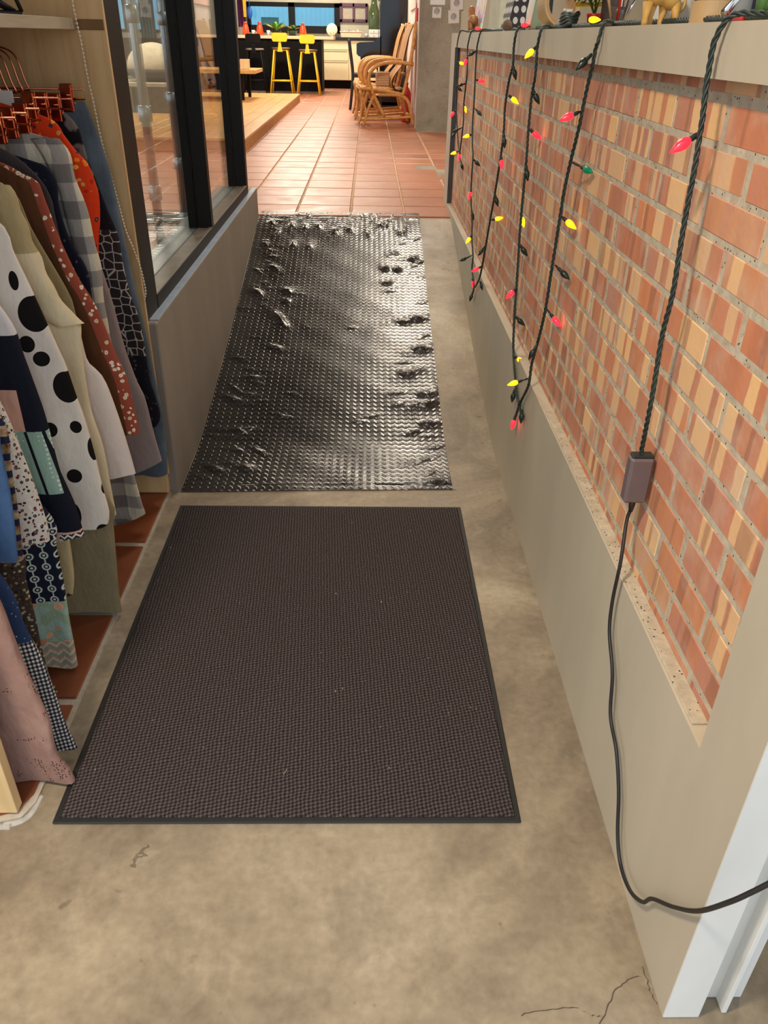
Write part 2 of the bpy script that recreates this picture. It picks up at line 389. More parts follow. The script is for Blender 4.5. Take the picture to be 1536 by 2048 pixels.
# shop floor under the clothes
sf = MB(); sf.prism([(-4.4, .985), (-.70, .985), (-.66, .995), (-.645, 1.03), (-.645, 2.26), (-4.4, 2.26)], 'z', .0005, .006)
floor_shop = struct(sf, 'floor_shop', M_GROUT2, 'dark terracotta tiled shop floor under the hanging clothes', 'floor')
for i in range(0, 5):
    for j in range(0, 4):
        x1 = -.655 - .312 * i; y0 = .978 + .32 * j
        b = MB()
        if i == 0 and j == 0:
            b.prism([(x1 - .300, y0 + .015), (x1 - .06, y0 + .015), (x1 - .018, y0 + .03), (x1, y0 + .07), (x1, y0 + .308), (x1 - .300, y0 + .308)], 'z', .001, .011); me = b.mesh('tile')
        else:
            b.box(x1 - .300, x1, y0 + .012 if j else y0 + .015, y0 + .308, .001, .011, .002); me = b.mesh('tile')
        me.materials.append(M_TILE2); put_mesh(me, 'tile', floor_shop, (0, 0, 0))
kb = MB(); kb.tube(catmull([(-2.5, .978, -.004), (-1.5, .978, -.004), (-.75, .978, -.004), (-.69, .982, -.004), (-.652, 1.0, -.005), (-.643, 1.05, -.006)], 10), [.013] * 60 if False else .009, 6)
o = part(kb, 'mortar_edge', plain('white_mortar', (176, 172, 164), .9, var=.25, scale=30, bumpy=.6), floor_shop)
# ------------------------------------------------------------------ right wall: plinth, jambs, lintel, bricks
XW = .466; Y0, Y1 = .631, 5.19
rw = MB()
XN, YN_ = .5215, .66      # the wall end has a rebate at the doorway
outl = [(XW, Y0), (XN, Y0), (XN, YN_), (.60, YN_), (.60, Y1), (XW, Y1)]
rw.prism(outl, 'z', -.02, .459); rw.prism(outl, 'z', 1.259, 1.325)
rw.prism([(XW, Y0), (XN, Y0), (XN, YN_), (.60, YN_), (.60, .756), (XW, .756)], 'z', .459, 1.259); rw.box(XW, .60, 4.95, Y1, .459, 1.259)
wall_right = struct(rw, 'wall_right', M_WALLPAINT, 'half-height wall with beige plastered frame around a striped brick panel', 'wall')
mb = MB(); mb.box(.4945, .58, .756, 4.95, .459, 1.259); part(mb, 'mortar_bed', M_MORTAR, wall_right)
ml = MB(); ml.box(.4700, .4945, .80, 1.9, .459, .463, .001); 
part(ml, 'sill_mortar', M_MORTAR, wall_right)
rv = MB(); rv.box(.4665, .494, 4.943, 4.951, .459, 1.259); part(rv, 'dark_reveal', plain('dark_grey_paint', (62, 64, 66), .6), wall_right)
brick_mes = []
for k in range(6):
    b = MB(); b.box(-.03, .0, -.0968 + R.uniform(-.003, .003), .0968 + R.uniform(-.003, .003), -.0241, .0241, .0012 + .0005 * (k % 3)); me = b.mesh('brick'); me.materials.append(M_BRICK); brick_mes.append(me)
half = MB(); half.box(-.03, .0, -.0985, .0985, -.0095, .0095, .003); half_me = half.mesh('brick'); half_me.materials.append(M_BRICK)
far_b = MB(); count = 0
for k in range(-1, 14):
    ph = (1.208 if k % 2 == 0 else 1.092) + R.uniform(-.012, .012)
    zc = 1.205 - .0578 * k
    for n in range(-4, 21):
        a = ph + .208 * n + .005; b_ = a + .198
        a2, b2 = max(a, .757), min(b_, 4.949)
        if b2 - a2 < .02: continue
        L = (b2 - a2) / .197; yc = (a2 + b2) / 2; jz = R.uniform(-.0012, .0012)
        xx = .4936 + R.uniform(-.0006, .0006) + .03
        if k in (-1, 13):
            zz = 1.2495 if k == -1 else .4685
            if yc > 2.2: far_b.box(.4925, .52, a2, b2, zz - .0095, zz + .0095, .003)
            else: put_mesh(half_me, 'brick', wall_right, (xx, yc, zz), (0, 0, 0), (1, L, 1))
        else:
            put_mesh(R.choice(brick_mes), 'brick', wall_right, (xx, yc, zc + jz), (R.uniform(-.006, .006), 0, 0), (1, L, 1)); count += 1
o = part(far_b, 'brick_slips', M_BRICK, wall_right); o['kind'] = 'stuff'
# white painted wall end at the doorway
tr = MB(); tr.box(XW, XN, .6285, .631, .002, 1.325); tr.box(XN, .600, .658, .66, .002, 1.325); tr.box(.560, .568, .634, .66, .002, 1.325, .001)
struct(tr, 'trim_1', M_WHITE, 'white painted end of the brick half wall by the doorway', 'trim')
# ------------------------------------------------------------------ left low wall with black window frames
lw = MB(); lw.box(-.80, -.62, 2.262, 4.66, -.02, .572, .004)
wall_left = struct(lw, 'wall_left', M_LOWWALL, 'low grey cement wall under the black framed shop windows', 'wall')
sc2 = MB(); sc2.box(-.646, -.6195, 2.285, 4.658, .5715, .5755, .001); part(sc2, 'sill_sky_sheen', plain('painted_sky_sheen', (150, 164, 180), .3, var=.1), wall_left)  # pale blue strip paints the sky's reflection onto the wall top
win = thing('window_1', 'black framed shop window with two tall panes above the low grey wall', 'window', (-.70, 3.4, .575)); win['kind'] = 'structure'
ZT = 2.7
f = MB(); f.box(-.69, -.645, 2.262, 2.405, .56, ZT, .002); f.box(-.76, -.69, 2.262, 2.36, .56, ZT, .002); part(f, 'frame_post', M_BLACKFRAME, win)
f = MB(); f.box(-.702, -.645, 3.385, 3.43, .60, ZT, .002); f.box(-.738, -.706, 3.375, 3.42, .60, ZT, .002); part(f, 'frame_mullion', M_BLACKFRAME, win)
f = MB(); f.box(-.702, -.645, 4.44, 4.50, .56, ZT, .002); f.box(-.738, -.706, 4.43, 4.49, .56, ZT, .002); part(f, 'frame_post', M_BLACKFRAME, win)
f = MB(); f.box(-.66, -.645, 2.40, 4.46, .572, .618, .002); f.box(-.703, -.66, 2.40, 4.46, .572, .614, .001); part(f, 'frame_sill', plain('brown_grey_metal', (92, 84, 74), .4, var=.25, scale=20), win)
f = MB(); f.box(-.6455, -.6435, 2.40, 4.46, .574, .616, .001); part(f, 'frame_rail', M_BLACKFRAME, win)
f = MB(); f.box(-.80, -.707, 2.36, 4.44, .572, .612, .002); part(f, 'inner_sill', plain('blue_grey_metal', (96, 112, 120), .35, var=.15, scale=16), win)
f = MB(); f.box(-.765, -.645, 2.262, 4.5, ZT - .05, ZT, .002); part(f, 'frame_head', M_BLACKFRAME, win)
for a, b in ((2.40, 3.39), (3.425, 4.445)):
    g = MB(); g.box(-.7065, -.7025, a, b, .61, ZT - .05); part(g, 'glass_pane', M_GLASS, win)
# ------------------------------------------------------------------ far walls, column, ceiling
YB = 17.9
def at2(x, y, Y): p = at(x, y, Y); return p.x, p.z
wx0, wz1 = at2(493, 3, YB); wx1, wz0 = at2(680, 68, YB)
bw = MB()
for a, b, c, d in ((-7, -5.4, .42, 3.0), (-5.4, -4.0, .42, 1.30), (-5.4, -4.0, 1.95, 3.0), (-4.0, wx0, .42, 3.0), (wx0, wx1, .42, wz0), (wx0, wx1, wz1, 3.0), (wx1, 4.0, .42, 3.0)):
    bw.box(a, b, YB, YB + .15, c, d)
struct(bw, 'wall_back', M_CREAMWALL, 'cream grey far wall behind the kitchen counter', 'wall')
cw = MB(); cw.box(.51, .93, 9.45, 9.6, .42, 3.0, .004)
struct(cw, 'wall_column', M_COLUMN, 'raw stained concrete wall end beside the rattan chairs', 'wall')
pw = MB(); pw.box(.515, .65, 9.6, 17.9, .42, 3.0); struct(pw, 'wall_side', M_PINKWALL, 'pale pinkish wall behind the rattan chairs', 'wall')
rwb = MB(); rwb.box(.93, 3.7, 9.47, 9.6, -.1, 3.0); rwb.box(3.6, 3.7, .7, 9.47, -.1, 3.0)
struct(rwb, 'wall_room', M_CREAMWALL, 'pale wall of the room behind the brick half wall', 'wall')
ce = MB(); ce.box(-7, 3.7, -.4, 18.05, 3.0, 3.1)
struct(ce, 'ceiling', M_CEIL, 'plain dark grey ceiling above the ramp and kitchen', 'ceiling')
M_LAMP = plain('lamp_housing', (225, 220, 210), .5)
for i, (p, s, e, c) in enumerate(LAMPS):
    h = MB(); h.lathe([(s * .53, 0), (s * .56, .005), (s * .56, 3.0 - p[2] - .012), (s * .3, 3.0 - p[2] - .006)], (p[0], p[1], p[2] + .006), 28)
    single(h, 'ceiling_lamp', M_LAMP, 'round white ceiling lamp above ' + ['the entrance mat', 'the upper tiled floor', 'the bar stools', 'the wooden platform', 'the room behind the brick wall', 'the piano', 'the shop behind the windows', 'the ramp mat', 'the cream kitchen cabinet, added to brighten it'][i], 'ceiling lamp')
# ------------------------------------------------------------------ mats
def onramp(px, py):
    d = ray(px, py); t = 1.0
    for i in range(4000):
        t += .002; p = Vector((0, 0, H)) + d * t
        if p.z <= zr(p.y): return p
    return p
def vinyl_mat():
    t = NT('black_chevron_vinyl', .3, .55); v = t.co(); x, y, z = t.sep(v)[:]
    tri = t.ma('PINGPONG', x, .0135)
    ph = t.ma('MULTIPLY', t.ma('ADD', y, t.ma('MULTIPLY', tri, .95)), 2 * math.pi / .029)
    h = t.ma('SINE', ph)
    col_break = t.ma('PINGPONG', t.ma('ADD', x, .0), .00675)
    hs = t.ma('ADD', t.ma('MULTIPLY', h, .5), .5); hh = t.ma('MULTIPLY', t.ma('MULTIPLY', hs, hs), t.ma('MULTIPLY', t.ma('SUBTRACT', .0133, tri), 500, clamp=True))
    n = t.noise(v, 5, 3); sm = t.noise(v, 2.2, 3)
    c = t.mix(hh, lin((16, 15, 15)), lin((36, 35, 34)))  # rib shading put into the colour: gaps darker, worn ribs lighter
    return t.done(c, t.bump(hh, .5, .0016, t.bump(n, .15, .02)), t.ramp(sm, [(.3, (.22, .22, .22)), (.7, (.31, .31, .31))]))
M_VINYL = vinyl_mat()
wr = []
for (x, y, a, b, rot, h) in [(560, 620, .055, .16, .3, .016), (450, 480, .09, .05, -.4, .014), (610, 470, .07, .05, -.5, .013), (520, 350, .09, .04, -.5, .013), (600, 520, .05, .05, 0, .012), (340, 1030, .10, .03, -.5, .012), (240, 1385, .09, .03, -.6, .012), (380, 1375, .06, .03, -.3, .009),
        (1140, 285, .05, .05, 0, .013), (1100, 360, .04, .06, 0, .015), (1160, 365, .04, .05, 0, .015), (1250, 310, .05, .06, 0, .013), (1120, 430, .06, .04, .4, .011), (1250, 620, .16, .04, .35, .015), (1290, 770, .12, .05, .4, .014), (1230, 890, .10, .05, .5, .012), (1330, 1000, .11, .06, .5, .014), (1320, 1050, .10, .04, .5, .012), (1080, 140, .05, .07, 0, .016), (1190, 170, .045, .09, 0, .015), (850, 160, .05, .10, -.3, .015), (620, 140, .05, .09, 0, .015), (520, 120, .05, .07, .3, .014), (690, 145, .04, .07, 0, .012), (760, 140, .04, .07, 0, .012), (930, 150, .05, .08, .2, .012), (1350, 1455, .12, .03, .25, .012), (345, 1190, .07, .03, -.5, .010), (1330, 1150, .1, .04, .3, .008), (420, 915, .1, .025, 0, .008), (540, 760, .08, .03, -.4, .009), (380, 560, .07, .04, -.3, .01), (630, 230, .04, .07, 0, .010), (720, 235, .04, .07, 0, .010), (480, 230, .06, .04, 0, .010)]:
    p = onramp(340 + x / 2.56, 400 + y / 2.56); wr.append((p.x, p.y, a * .45, b * .5, rot, h))
wr2 = []
for k in range(110):
    side = R.random(); X_ = -.58 + abs(R.gauss(0, .13)) if side < .45 else (.27 - abs(R.gauss(0, .10)) if side < .8 else R.uniform(-.55, .25)); Y_ = R.uniform(2.35, 4.7) if side < .8 else 4.72 - abs(R.gauss(0, .14))
    wr2.append((X_, Y_, R.uniform(.02, .045), R.uniform(.008, .016), (R.uniform(-.9, .1) if side < .45 else R.uniform(0, .9)) if side < .8 else R.uniform(1.2, 1.9), R.uniform(.0015, .0045)))
def ramp_mat_pt(u, v):
    X = -.6165 + .905 * u; Y = 2.262 + 2.50 * v + (.03 * u if v < .02 else 0) * (1 - v)
    d = .003
    for (a, b, sx, sy, rot, h) in wr:
        dx, dy = X - a, Y - b
        if abs(dx) > .22 or abs(dy) > .3: continue
        c, s = math.cos(rot), math.sin(rot); p, q = (c * dx + s * dy) / sx, (-s * dx + c * dy) / sy
        e_ = p * p + q * q
        if e_ < 9: d += h * .8 * math.exp(-e_ ** .75) * (1 + .35 * math.sin(70 * dx + 50 * dy + a * 90))
    d += .0010 * math.sin(X * 23 + Y * 9) * math.sin(Y * 17) + .0010
    for (a, b, sx, sy, rot, h) in wr2:
        dx, dy = X - a, Y - b
        if abs(dx) > .1 or abs(dy) > .1: continue
        c, s = math.cos(rot), math.sin(rot); p, q = (c * dx + s * dy) / sx, (-s * dx + c * dy) / sy; e_ = p * p + q * q
        if e_ < 6: d += h * math.exp(-e_)
    return (X, Y, zr(Y) + d)
rm = MB(); rm.grid(ramp_mat_pt, 190, 420)
single(rm, 'ramp_mat', M_VINYL, 'glossy black chevron-ribbed vinyl mat covering the ramp', 'mat')
def carpet_mat():
    t = NT('charcoal_woven_carpet', .95, .15); v = t.mapv(t.co(), (1, 1, 1), (0, 0, .62)); x, y, z = t.sep(v)[:]
    k = 2 * math.pi / .0105
    n0 = t.noise(t.co(), 45, 3)
    a = t.ma('SINE', t.ma('ADD', t.ma('MULTIPLY', x, k), t.ma('MULTIPLY', n0, 6.0))); b = t.ma('SINE', t.ma('MULTIPLY', y, k * .8))
    h = t.ma('ADD', t.ma('MULTIPLY', t.ma('MULTIPLY', a, b), .5), .5)
    f = t.noise(t.co(), 260, 3, .7)
    hf = t.ma('ADD', t.ma('MULTIPLY', h, .65), t.ma('MULTIPLY', f, .5))
    c = t.ramp(hf, [(.28, lin((31, 26, 26))), (.6, lin((65, 57, 56))), (.85, lin((95, 86, 84)))])
    lint = t.ma('MULTIPLY', t.gt(t.noise(t.mapv(t.co(), (1, .35, 1), (0, 0, .8)), 150, 1), .80), .8); c = t.mix(lint, c, lin((176, 160, 140)))
    return t.done(c, t.bump(hf, .9, .004))
dm = thing('entrance_mat', 'charcoal woven entrance mat with black rubber edge on the concrete', 'mat', (-.147, 1.577, 0))
b = MB(); b.box(-.587, .292, .994, 2.162, .001, .0085, .003); part(b, 'carpet_field', carpet_mat(), dm)
M_RUBBER = plain('black_rubber', (22, 21, 21), .6, var=.2, scale=60)
b = MB()
b.box(-.598, .303, .982, .996, .0005, .005, .002); b.box(-.598, .303, 2.160, 2.172, .0005, .005, .002); b.box(-.598, -.586, .982, 2.172, .0005, .0051, .002); b.box(.291, .303, .982, 2.172, .0005, .0051, .002)
part(b, 'rubber_border', M_RUBBER, dm)
# ------------------------------------------------------------------ string lights
M_CABLE = plain('dark_green_cable', (40, 52, 46), .5, var=.25, scale=80)
M_CORD = plain('black_cord', (34, 32, 32), .5, var=.2, scale=60)
M_SOCKET = plain('black_green_socket', (30, 38, 34), .5)
def bulbmat(name, rgb, es):
    t = NT(name, .25, .5); c = lin(rgb); n = t.noise(scale=120, detail=2)
    col = t.ramp(n, [(.3, tuple(x * .75 for x in c[:3]) + (1,)), (.7, c)])
    return t.done(col, t.bump(t.noise(scale=300), .2, .001), emis=col, es=es)
M_BULB = dict(r=bulbmat('lit_red_bulb', (255, 24, 36), 5), y=bulbmat('lit_yellow_bulb', (255, 180, 16), 2.4), g=bulbmat('lit_green_bulb', (10, 120, 80), .35), d=bulbmat('unlit_dark_bulb', (36, 50, 42), 0))
XS = .4535
sl = thing('string_lights', 'green cable string of small red, yellow and green bulbs draped over the brick wall', 'string lights', (XS, 1.2, .459))
D = [
 [(914.6, 88), (914.6, 100), (914, 126), (911.7, 170), (912.4, 220), (914.6, 258), (917, 293), (919, 305)],
 [(937, 84), (935, 100), (934.4, 144), (931.5, 173), (927.8, 205), (927, 239), (925, 261), (921, 295), (919.5, 305), (920, 318), (924, 332)],
 [(956, 84), (953.5, 100), (950.5, 151), (948, 205), (945.4, 246), (944.7, 290), (946, 312), (942, 385), (944, 437), (944, 479), (946, 513.6), (944, 539), (948, 572), (942, 598)],
 [(1031, 72), (1027.4, 100), (1026, 129), (1017, 166), (1010, 217), (1007.7, 261), (1002.5, 305), (993, 368), (982.5, 428), (972, 488), (965.4, 526), (959, 556), (950, 574)],
 [(1079, 72), (1074.3, 100), (1070.6, 151), (1064, 188), (1058, 246), (1054, 305), (1049.4, 356), (1046.6, 385), (1040, 462), (1034, 556), (1027.4, 663), (1027.4, 714), (1034, 791), (1038, 808), (1030, 836)],
 [(1196, 84), (1192, 94), (1185.4, 128), (1170.5, 192), (1157.7, 256), (1140.6, 325), (1128, 385), (1113, 479), (1102, 548), (1091.5, 616), (1078.6, 672), (1063.7, 727), (1057, 770), (1040, 808), (1043, 832)],
 [(1431, 77), (1420, 128), (1412, 179), (1405, 239), (1399, 273), (1390, 333), (1378, 394), (1363, 479), (1346, 586), (1324, 672), (1307, 778), (1296.5, 834), (1290, 890)]]
def twist(mb, pts, r, off, turns, n=3, step=.006, sides=5):
    pts = resample(catmull(pts, 6), step)
    for s in range(n):
        q = []
        for i, p in enumerate(pts):
            t = (pts[min(i + 1, len(pts) - 1)] - pts[max(i - 1, 0)]).normalized(); a = Vector((1, 0, 0)); a = (a - t * a.dot(t)).normalized() if abs(a.dot(t)) < .95 else t.orthogonal().normalized(); b2 = t.cross(a)
            th = 2 * math.pi * (s / n + i * step * turns); q.append(p + (a * math.cos(th) + b2 * math.sin(th)) * off)
        mb.tube(q, r, sides, True)
cb = MB(); tops = []
for i, d in enumerate(D):
    pts = [atx(x, y, XS) for x, y in d]; p0 = pts[0]
    yk = p0.y + (.16 if i in (3, 4) else -.10 if i < 3 else .12 if i == 5 else -.10)
    pre = [Vector((.505, yk, 1.331)), Vector((.490, p0.y + (yk - p0.y) * .45, 1.333)), Vector((.464, p0.y + (yk - p0.y) * .12, 1.331))]
    if i == 6: pts = pts[:-1] + [Vector((.463, 1.178, .715)), Vector((.464, 1.178, .700))]
    twist(cb, pre + pts, .0021 if i > 2 else .0019, .0023 if i > 2 else .002, 24)
    tops.append(pre[0])
tops.sort(key=lambda p: p.y)
run = []
for a in tops: run += [a + Vector((0, 0, .001))]
run = [Vector((.53, .95, 1.333)), Vector((.515, 1.1, 1.331))] + run + [Vector((.51, tops[-1].y + .2, 1.331))]
run2 = []
for p, q in zip(run, run[1:]): run2 += [p, (p + q) / 2 + Vector((R.uniform(0, .03), 0, 0))]
twist(cb, run2 + [run[-1]], .0025, .0026, 26)
part(cb, 'cable', M_CABLE, sl)
BU = [('y', (921, 126), (914, 124)), ('r', (932, 121), (935, 113)), ('d', (942, 108), (953, 101)), ('d', (921, 170), (931, 167)), ('d', (922, 181), (912, 171)), ('r', (902, 232), (911, 220)), ('y', (930, 217), (927, 207)), ('y', (931, 273), (944, 269)), ('d', (905, 264), (925, 255)), ('d', (902, 276), (914, 262)), ('y', (908, 306), (917, 303)), ('r', (919, 314), (920, 303)), ('d', (926, 340), (921, 320)),
 ('r', (963, 162), (951, 159)), ('d', (963, 231), (948, 215)), ('d', (956, 328), (946, 318)), ('r', (939, 393), (943, 378)), ('d', (946, 436), (943, 420)), ('y', (934, 484), (944, 470)), ('d', (920, 522), (944, 511)), ('r', (944, 543), (965, 532)), ('r', (947, 570), (945, 556)), ('d', (967, 582), (960, 562)), ('d', (940, 601), (946, 583)),
 ('d', (1030, 150), (1026, 130)), ('y', (1027, 199), (1017, 190)), ('d', (1009, 290), (1008, 268)), ('r', (1003, 325), (1003, 312)), ('d', (994, 405), (990, 388)), ('y', (998, 437), (983, 440)), ('d', (961, 505), (970, 492)),
 ('y', (1054, 112), (1074, 92)), ('d', (1074, 198), (1065, 178)), ('r', (1077, 274), (1059, 258)), ('d', (1054, 348), (1052, 330)), ('y', (1045, 442), (1041, 425)), ('d', (1050, 505), (1039, 488)), ('r', (1013, 596), (1034, 575)), ('d', (1046, 648), (1030, 632)), ('y', (1049, 727), (1028, 712)), ('d', (1024, 804), (1030, 776)), ('r', (1024, 856), (1031, 832)),
 ('d', (1166, 126), (1184, 108)), ('r', (1121, 240), (1164, 222)), ('g', (1184, 345), (1143, 324)), ('y', (1151, 457), (1123, 433)), ('d', (1138, 558), (1110, 530)), ('r', (1120, 652), (1093, 618)), ('d', (1058, 718), (1076, 686)), ('y', (1016, 770), (1057, 757)), ('d', (1042, 846), (1045, 818)),
 ('r', (1344, 303), (1397, 268))]
for k, (c, tp, an) in enumerate(BU):
    A = atx(*an, XS); T = at(*tp, A.y - .006); T = T if T.x < .484 else atx(*tp, .484); d = T - A; L = d.length; d.normalize(); L = max(L, .042)
    q = d.to_track_quat('Z', 'Y').to_matrix().to_4x4(); q.translation = A
    s_ = MB(); s_.tube([(0, .001, 0), (.0005, .0015, L * .22), (0, 0, L - .036)], .0013, 5); s_.tube([(0, -.001, 0), (0, -.0015, L * .22), (0, 0, L - .036)], .0013, 5)
    s_.lathe([(.0026, L - .042), (.0042, L - .038), (.0045, L - .026), (.0038, L - .024)], n=8); s_.xf(q)
    bb = MB(); l0 = L - .029; bb.lathe([(.004, l0), (.0068, l0 + .004), (.0080, l0 + .010), (.0070, l0 + .017), (.0040, l0 + .025), (.0012, l0 + .031)], n=10); bb.xf(q)
    o = part(bb, 'bulb', M_BULB[c], sl)
    part(s_, 'socket', M_SOCKET, o)
for c, y, in (('r', 4.05), ('r', 2.83), ('y', 1.96)):
    bb = MB(); bb.lathe([(.0035, 0), (.0058, .004), (.0068, .009), (.0058, .015), (.0032, .021), (.0012, .025)], n=10, axis='x'); bb.xf(Matrix.Translation((.466, y, 1.339))); o = part(bb, 'bulb', M_BULB[c], sl)
    s_ = MB(); s_.tube([(.4905, y, 1.337), (.489, y + .014, 1.335), (.478, y + .03, 1.333)], .003, 6); part(s_, 'socket', M_SOCKET, o)
bx = MB(); bx.box(.446, .487, 1.166, 1.192, .612, .700, .005); bo = part(bx, 'control_box', plain('dull_purple_plastic', (108, 92, 92), .45, var=.08), sl); bo['label'] = 'purple grey plastic control box'
bx = MB(); bx.box(.448, .485, 1.169, 1.189, .698, .704, .002); part(bx, 'box_lid', M_SOCKET, bo)
bx = MB(); bx.lathe([(.0035, 0), (.0055, .012), (.0065, .024)], (.4665, 1.179, .590), 10); part(bx, 'cord_boot', M_CORD, bo)
pc = [Vector((.4665, 1.179, .595)), Vector((.463, 1.178, .57))] + [atx(x, y, .452) for x, y in ((1241, 1125), (1225, 1202), (1219, 1264), (1225, 1347), (1221, 1430), (1233, 1503), (1237.5, 1586), (1235.4, 1669), (1241.6, 1731), (1260, 1781), (1285, 1804), (1304, 1797.5), (1347, 1814))] + [atx(1397, 1822, .450)] + [at(1459, 1804, .575), at(1500, 1786, .565), at(1536, 1768, .56), at(1640, 1715, .55), at(1800, 1640, .54)]
cd = MB(); cd.tube(resample(catmull(pc, 8), .008), .0034, 8); part(cd, 'power_cord', M_CORD, sl)
# ------------------------------------------------------------------ things on the ledge of the brick wall
ZL = 1.3255
def ledge(px, X): return atx(px, 54, X).y
M_CARD = plain('brown_cardboard', (178, 140, 96), .8, scale=60)
M_TAN = plain('mustard_plastic', (196, 150, 74), .55, var=.15)
M_BROWNT = plain('brown_plastic', (156, 98, 50), .55, var=.15)
M_WHITEP = plain('white_plastic', (216, 212, 204), .4, var=.04)
M_BLACKP = plain('black_plastic', (28, 26, 28), .5)
M_RED = plain('red_plastic', (190, 34, 30), .45)
M_STEEL = plain('shiny_steel', (190, 190, 188), .2, metal=1, var=.05)
M_YELLOW = plain('yellow_petal', (232, 196, 30), .6, var=.15)
M_GREEN = plain('leaf_green', (74, 110, 46), .55, var=.35)
M_NAVYP = plain('navy_card', (34, 42, 62), .6)
# toy four-legged animal, side on, tail to the right
ty = ledge(1312, .512)-.012
toy = thing('toy_animal', 'mustard yellow four-legged toy animal standing on the wall ledge', 'toy', (.512, ty, ZL))
b = MB(); b.tube(catmull([(.484, ty, ZL + .042), (.498, ty, ZL + .046), (.516, ty, ZL + .045), (.534, ty, ZL + .036), (.541, ty, ZL + .032)], 4), [.010, .013, .0155, .017, .0175, .0175, .017, .0165, .016, .0165, .017, .0165, .0155, .014, .012, .009, .004], 14)
part(b, 'body', M_TAN, toy)
for x, dy, lx in ((.486, -.009, -.002), (.497, .009, 0), (.518, .009, 0), (.534, -.009, .003)):
    b = MB(); b.tube([(x + lx, ty + dy, ZL), (x + lx, ty + dy, ZL + .005), (x + lx, ty + dy, ZL + .012), (x, ty + dy * .6, ZL + .034)], [.0062, .0058, .0052, .0095], 10); part(b, 'leg', M_TAN, toy)
b = MB(); b.tube(catmull([(.536, ty, ZL + .030), (.545, ty, ZL + .024), (.551, ty, ZL + .030), (.553, ty, ZL + .042)], 4), [.006, .0058, .0055, .005, .005, .0046, .0044, .004, .0038, .0034, .003, .0025, .002], 8); part(b, 'tail', M_TAN, toy)
b = MB(); b.ball((.483, ty - .003, ZL + .064), .014, .012, .015); b.ball((.473, ty - .003, ZL + .058), .009, .008, .008); b.ball((.490, ty - .01, ZL + .070), .004, .003, .010, 8, 6); part(b, 'head', M_BROWNT, toy)
b = MB(); b.ball((.530, ty, ZL + .052), .012, .013, .016); part(b, 'hump', M_BROWNT, toy)
# white cylinder jar
y = ledge(1362, .572); b = MB(); b.lathe([(.022, 0), (.0245, .004), (.0245, .13), (.023, .134)], (.572, y, ZL), 28); cj = thing('white_canister', 'white cylinder canister behind the mustard toy on the ledge', 'canister', (.572, y, ZL)); part(b, 'body', M_WHITEP, cj)
b = MB(); b.lathe([(.0255, .134), (.0255, .15), (.02, .153)], (.572, y, ZL), 28); part(b, 'lid', M_WHITEP, cj)
# tape rolls
def roll(px, X, ro, ri, wdt, name, label, tilt):
    y = ledge(px, X); t_ = thing(name, label, 'tape roll', (X, y, ZL)); n = 40
    def ring(a, b_, w0, w1, m, nm):
        mb = MB(); vs = []; fs = []
        for k in range(n):
            th = 2 * math.pi * k / n
            for r, z in ((a, w0), (b_, w0), (b_, w1), (a, w1)): vs.append((r * math.cos(th), r * math.sin(th), z))
        for k in range(n):
            for q in range(4): fs.append((k * 4 + q, k * 4 + (q + 1) % 4, ((k + 1) % n) * 4 + (q + 1) % 4, ((k + 1) % n) * 4 + q))
        mb.add(vs, fs, False)
        mb.xf(Matrix.Translation((X, y, ZL + (ro if tilt else 0))) @ Matrix.Rotation(.35, 4, 'Z') @ Matrix.Rotation(tilt, 4, 'X') @ Matrix.Translation((0, 0, -(w0 + w1) / 2 if tilt else 0))); part(mb, nm, m, t_)
    ring(ri, ri + .004, 0, wdt, M_CARD, 'cardboard_core'); ring(ri + .004, ro, .001, wdt - .001, plain('tan_tape', (186, 152, 106), .4, var=.08), 'tape'); return t_
roll(1424, .545, .037, .027, .032, 'tape_roll', 'tan packing tape roll lying flat near the right end of the ledge', 0)
roll(1112, .540, .058, .044, .045, 'tape_roll', 'tan tape roll standing upright beside the white pitcher on the ledge', math.pi / 2 * .86)
# dotted dark box
y = ledge(1030, .56); t = NT('black_white_dotted', .6); dv_ = t.sep(t.co()); vo = t.vor(t.comb(t.ma('ADD', dv_[0], dv_[1]), t.ma('MULTIPLY', dv_[2], .8), 0), 36, rnd=.08); M_DOT = t.done(t.mix(t.lt(vo, .33), lin((30, 27, 28)), lin((200, 196, 190))))
b = MB(); b.prism([(.515, ZL), (.585, ZL), (.60, ZL + .16), (.545, ZL + .16)], 'y', y - .10, y + .09); single(b, 'dotted_bag', M_DOT, 'black gift bag with white dots standing on the ledge', 'bag')
# white pitcher with a green patch
y = ledge(1060, .50); t = NT('white_and_sage', .5); x_, y_, z_ = t.sep(t.co())[:]; mk = t.ma('MULTIPLY', t.lt(t.ma('ABSOLUTE', t.ma('ADD', x_, .008)), t.ma('SUBTRACT', .020, t.ma('MULTIPLY', z_, .16))), t.lt(z_, .09)); M_SAGE = t.done(t.mix(mk, lin((218, 212, 196)), lin((132, 156, 128))))
b = MB(); b.lathe([(.036, 0), (.040, .01), (.038, .05), (.030, .09), (.018, .13), (.014, .16), (.014, .2)], (.520, y, ZL), 24, sx=.9); single(b, 'flask', M_SAGE, 'white tapered flask with a sage green patch on the ledge', 'flask')
